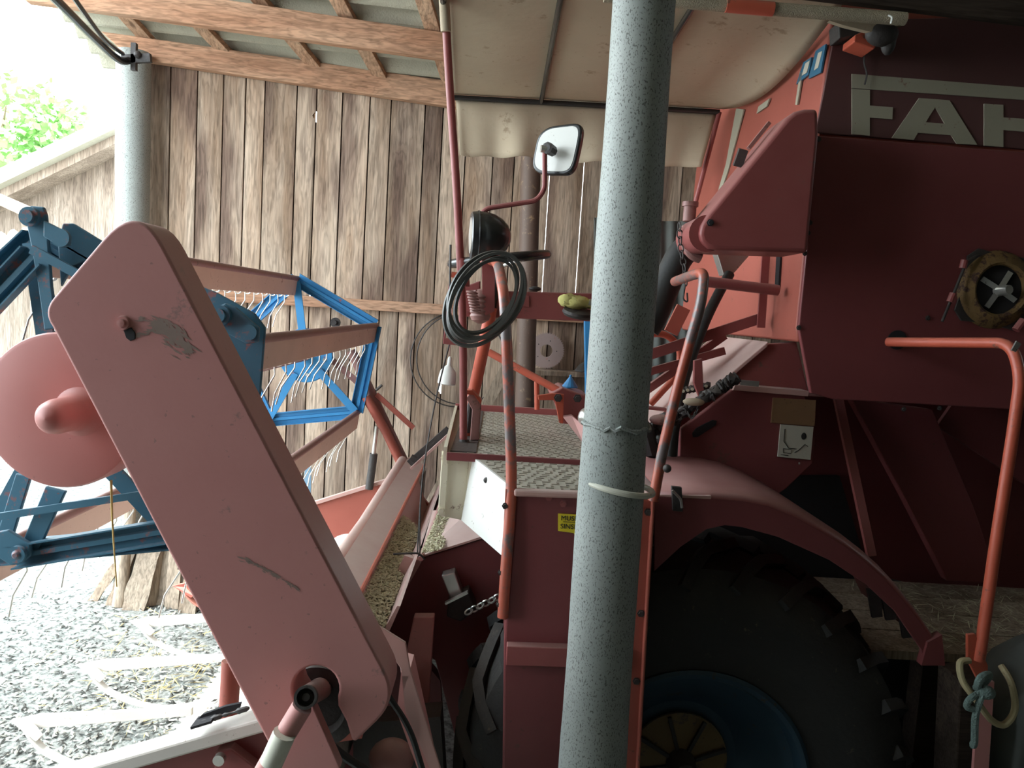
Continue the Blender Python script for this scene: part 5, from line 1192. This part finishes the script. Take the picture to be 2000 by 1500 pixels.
for i, (a, c_, kd, w_, lab) in enumerate(fwd):
    Yb = 5.02 - 0.06 * (i % 3) if i < 8 else 5.16
    base = at(a[0], a[1], Yb); base.z = 0.0; top_ = at(c_[0], c_[1], min(5.2, Yb + 0.16))
    if kd == 'board' and i >= 8: top_.y = 5.24
    d = (top_ - base)
    b = MB()
    if kd == 'log':
        n = 14; b.sweep([base + d * (k / n) + Vector((0.004 * math.sin(k), 0, 0.0)) for k in range(n + 1)], [w_ * (1 - 0.15 * k / n + 0.03 * math.sin(k * 2)) for k in range(n + 1)], 14)
    elif kd == 'slab':
        n = 8; r = random.Random(i); L_ = [base + d * (k / n) + Vector((-w_ / 2 + r.uniform(-0.008, 0.008), 0, 0)) for k in range(n + 1)]; R2 = [base + d * (k / n) + Vector((w_ / 2 + r.uniform(-0.008, 0.008), 0, 0)) for k in range(n, -1, -1)]
        b.prism(L_ + R2, (0, 0.04, 0.01))
    else: b.bar(base, top_, w_, 0.022)
    tag(b.build({'log': 'log', 'slab': 'firewood_slab', 'board': 'board'}[kd], 'firewood'), lab, {'log': 'log', 'slab': 'firewood', 'board': 'board'}[kd], 'old boards and logs leaning on the wall')
# dark metal sheet leaning on the wall behind the header
p = [atw(598, 1010, 0.12), atw(640, 990, 0.12), atw(620, 890, 0.05), atw(600, 900, 0.05), atw(592, 930, 0.06)]
b = MB(); q0 = at(576, 1000, 4.9); q1 = at(612, 990, 4.9); q0.z = q1.z = 0
b.prism([q0, q1, at(608, 900, 5.1), at(596, 910, 5.1)], (0, 0.01, 0))
o = b.build('metal_sheet', 'bluegrey'); tag(o, 'dark grey metal sheet leaning on the wall behind the red panel', 'sheet')
for v in o.data.vertices:
    if v.co.z < 1.2 and v.co.z > 0.0: pass
# yellow straw stalk hanging from the disc
tag(MB().sweep([at(217, 938, 1.86), at(219, 1010, 1.86), at(222, 1060, 1.86), at(228, 1146, 1.86)], 0.003, 6, r1=0.0015).build('straw_stalk', 'gold'), 'long yellow straw stalk hanging below the round cover', 'straw')
# straw & debris
def g1(r):
    p = atz(r.uniform(-50, 560), r.uniform(1150, 1500), 0.0); return Vector((p.x, p.y, 0.004 + r.uniform(0, 0.01)))
scatter('wood_chip', 'chip', 1800, g1, 0.05, 0.014, 'pale chips and chaff strewn on the gravel at left', 'chaff', seed=11)
scatter('bark_flake', 'flake', 900, g1, 0.045, 0.016, 'dark bark flakes strewn on the gravel at left', 'bark flakes', seed=21)
def g5(r):
    u = r.random(); x = -1.2 + 0.55 * u; z = 0.265 + (0.20 * min(1, u / 0.727)) + (0.06 * max(0, (u - 0.727) / 0.273))
    return Vector((x, r.uniform(1.9, 4.4), z + 0.004 + r.uniform(0, 0.01)))
scatter('chaff', 'husk', 1200, g5, 0.05, 0.010, 'pale chaff and straw bits covering the header pan', 'chaff', seed=31)
scatter('bark_flake', 'flake', 500, g5, 0.05, 0.014, 'dark flakes scattered over the header pan', 'bark flakes', seed=32)
def g2(r):
    p = atz(r.gauss(350, 90), r.gauss(1330, 60), 0.0); return Vector((p.x, p.y, 0.01 + r.uniform(0, 0.03))) if p.y < 5 and p.y > 1.9 else None
scatter('straw', 'gold', 220, g2, 0.13, 0.005, 'loose yellow straw scattered behind the header rim', 'straw', seed=12)
def g3(r): return Vector((r.uniform(-0.4, 2.6), r.uniform(1.0, 3.2), 0.006 + r.uniform(0, 0.02)))
scatter('straw', 'husk', 2500, g3, 0.10, 0.004, 'straw litter lying in the dark under the machine', 'straw', seed=13)
# ---- right side: plank load with straw, post stub, ropes
ld = thing('plank_platform', (2.0, 3.1, 0), 'low dark plank platform with straw behind the right handrail', 'platform')
zl = at(1900, 1190, 3.0).z
b = MB()
for k in range(4): b.box(1.35, 3.4, 2.55 + k * 0.19, 2.73 + k * 0.19, zl - 0.03, zl)
b.build('planks', 'firewood', ld)
MB().box(1.9, 2.0, 2.6, 2.7, 0, zl - 0.03).build('leg', 'darkwood', ld); MB().box(3.2, 3.3, 2.6, 2.7, 0, zl - 0.03).build('leg', 'darkwood', ld)
MB().box(1.9, 2.0, 3.15, 3.25, 0, zl - 0.03).build('leg', 'darkwood', ld); MB().box(3.2, 3.3, 3.15, 3.25, 0, zl - 0.03).build('leg', 'darkwood', ld)
def g4(r): return Vector((r.uniform(1.55, 3.2), r.uniform(2.57, 3.25), zl + 0.003 + r.uniform(0, 0.01)))
scatter('straw', 'husk', 900, g4, 0.07, 0.004, 'straw bits lying on the dark plank platform', 'straw', seed=14)
ms = slab('wooden_post_stub', [(1875, 1330), (1930, 1325), (1935, 1640), (1860, 1640)], 2.2, 0.12, 'darkwood', None, 0.006)
tag(ms, 'dark wooden stub standing below the foot of the right handrail', 'post')
bst = MB().bar(at(1925, 1330, 2.15), at(1905, 1640, 2.15), 0.045, 0.012).build('stay_bar', 'pink', H)
sk = MB(); rnd = random.Random(9)
c = at(2040, 1420, 2.35); g = bmesh.ops.create_icosphere(sk.bm, subdivisions=4, radius=1)
from mathutils import noise as mn
for v in g['verts']:
    n_ = mn.noise(v.co * 2.5) * 0.10 + mn.noise(v.co * 6) * 0.04; k = 1 + n_
    v.co = Vector((v.co.x * 0.22 * k, v.co.y * 0.2 * k, v.co.z * 0.30 * k)) + c
for f in sk.bm.faces: f.smooth = True
tag(sk.build('sack', 'tarp', sharp=180), 'dark lumpy sack at the lower right corner beside the ropes', 'sack')
tag(MB().sweep(spline([at(1893, 1290, 2.12), at(1875, 1295, 2.11), at(1880, 1330, 2.1), at(1905, 1365, 2.09), at(1935, 1405, 2.09), at(1962, 1415, 2.09), at(1982, 1385, 2.1), at(1975, 1335, 2.11), at(1955, 1300, 2.15)], 8), 0.0095, 10).build('hose', 'beigehose'), 'beige hose hanging in a loop at the foot of the right handrail', 'hose')
rp = MB()
rp.sweep(spline([at(1905, 1345, 2.1), at(1920, 1335, 2.08), at(1932, 1318, 2.09), at(1915, 1325, 2.06), at(1908, 1345, 2.08)], 8), 0.011, 8)
rp.sweep(spline([at(1925, 1340, 2.07), at(1915, 1365, 2.06), at(1905, 1400, 2.06), at(1903, 1450, 2.07), at(1898, 1455, 2.07)], 8), 0.010, 8)
rp.sweep(spline([at(1918, 1350, 2.07), at(1895, 1365, 2.06), at(1888, 1380, 2.06), at(1900, 1385, 2.06)], 8), 0.009, 8)
rp.ball(at(1925, 1352, 2.07), 0.022, 1.2, 1, 0.9)
tag(rp.build('rope', 'rope'), 'knotted grey-green rope hanging from the foot of the right handrail', 'rope')
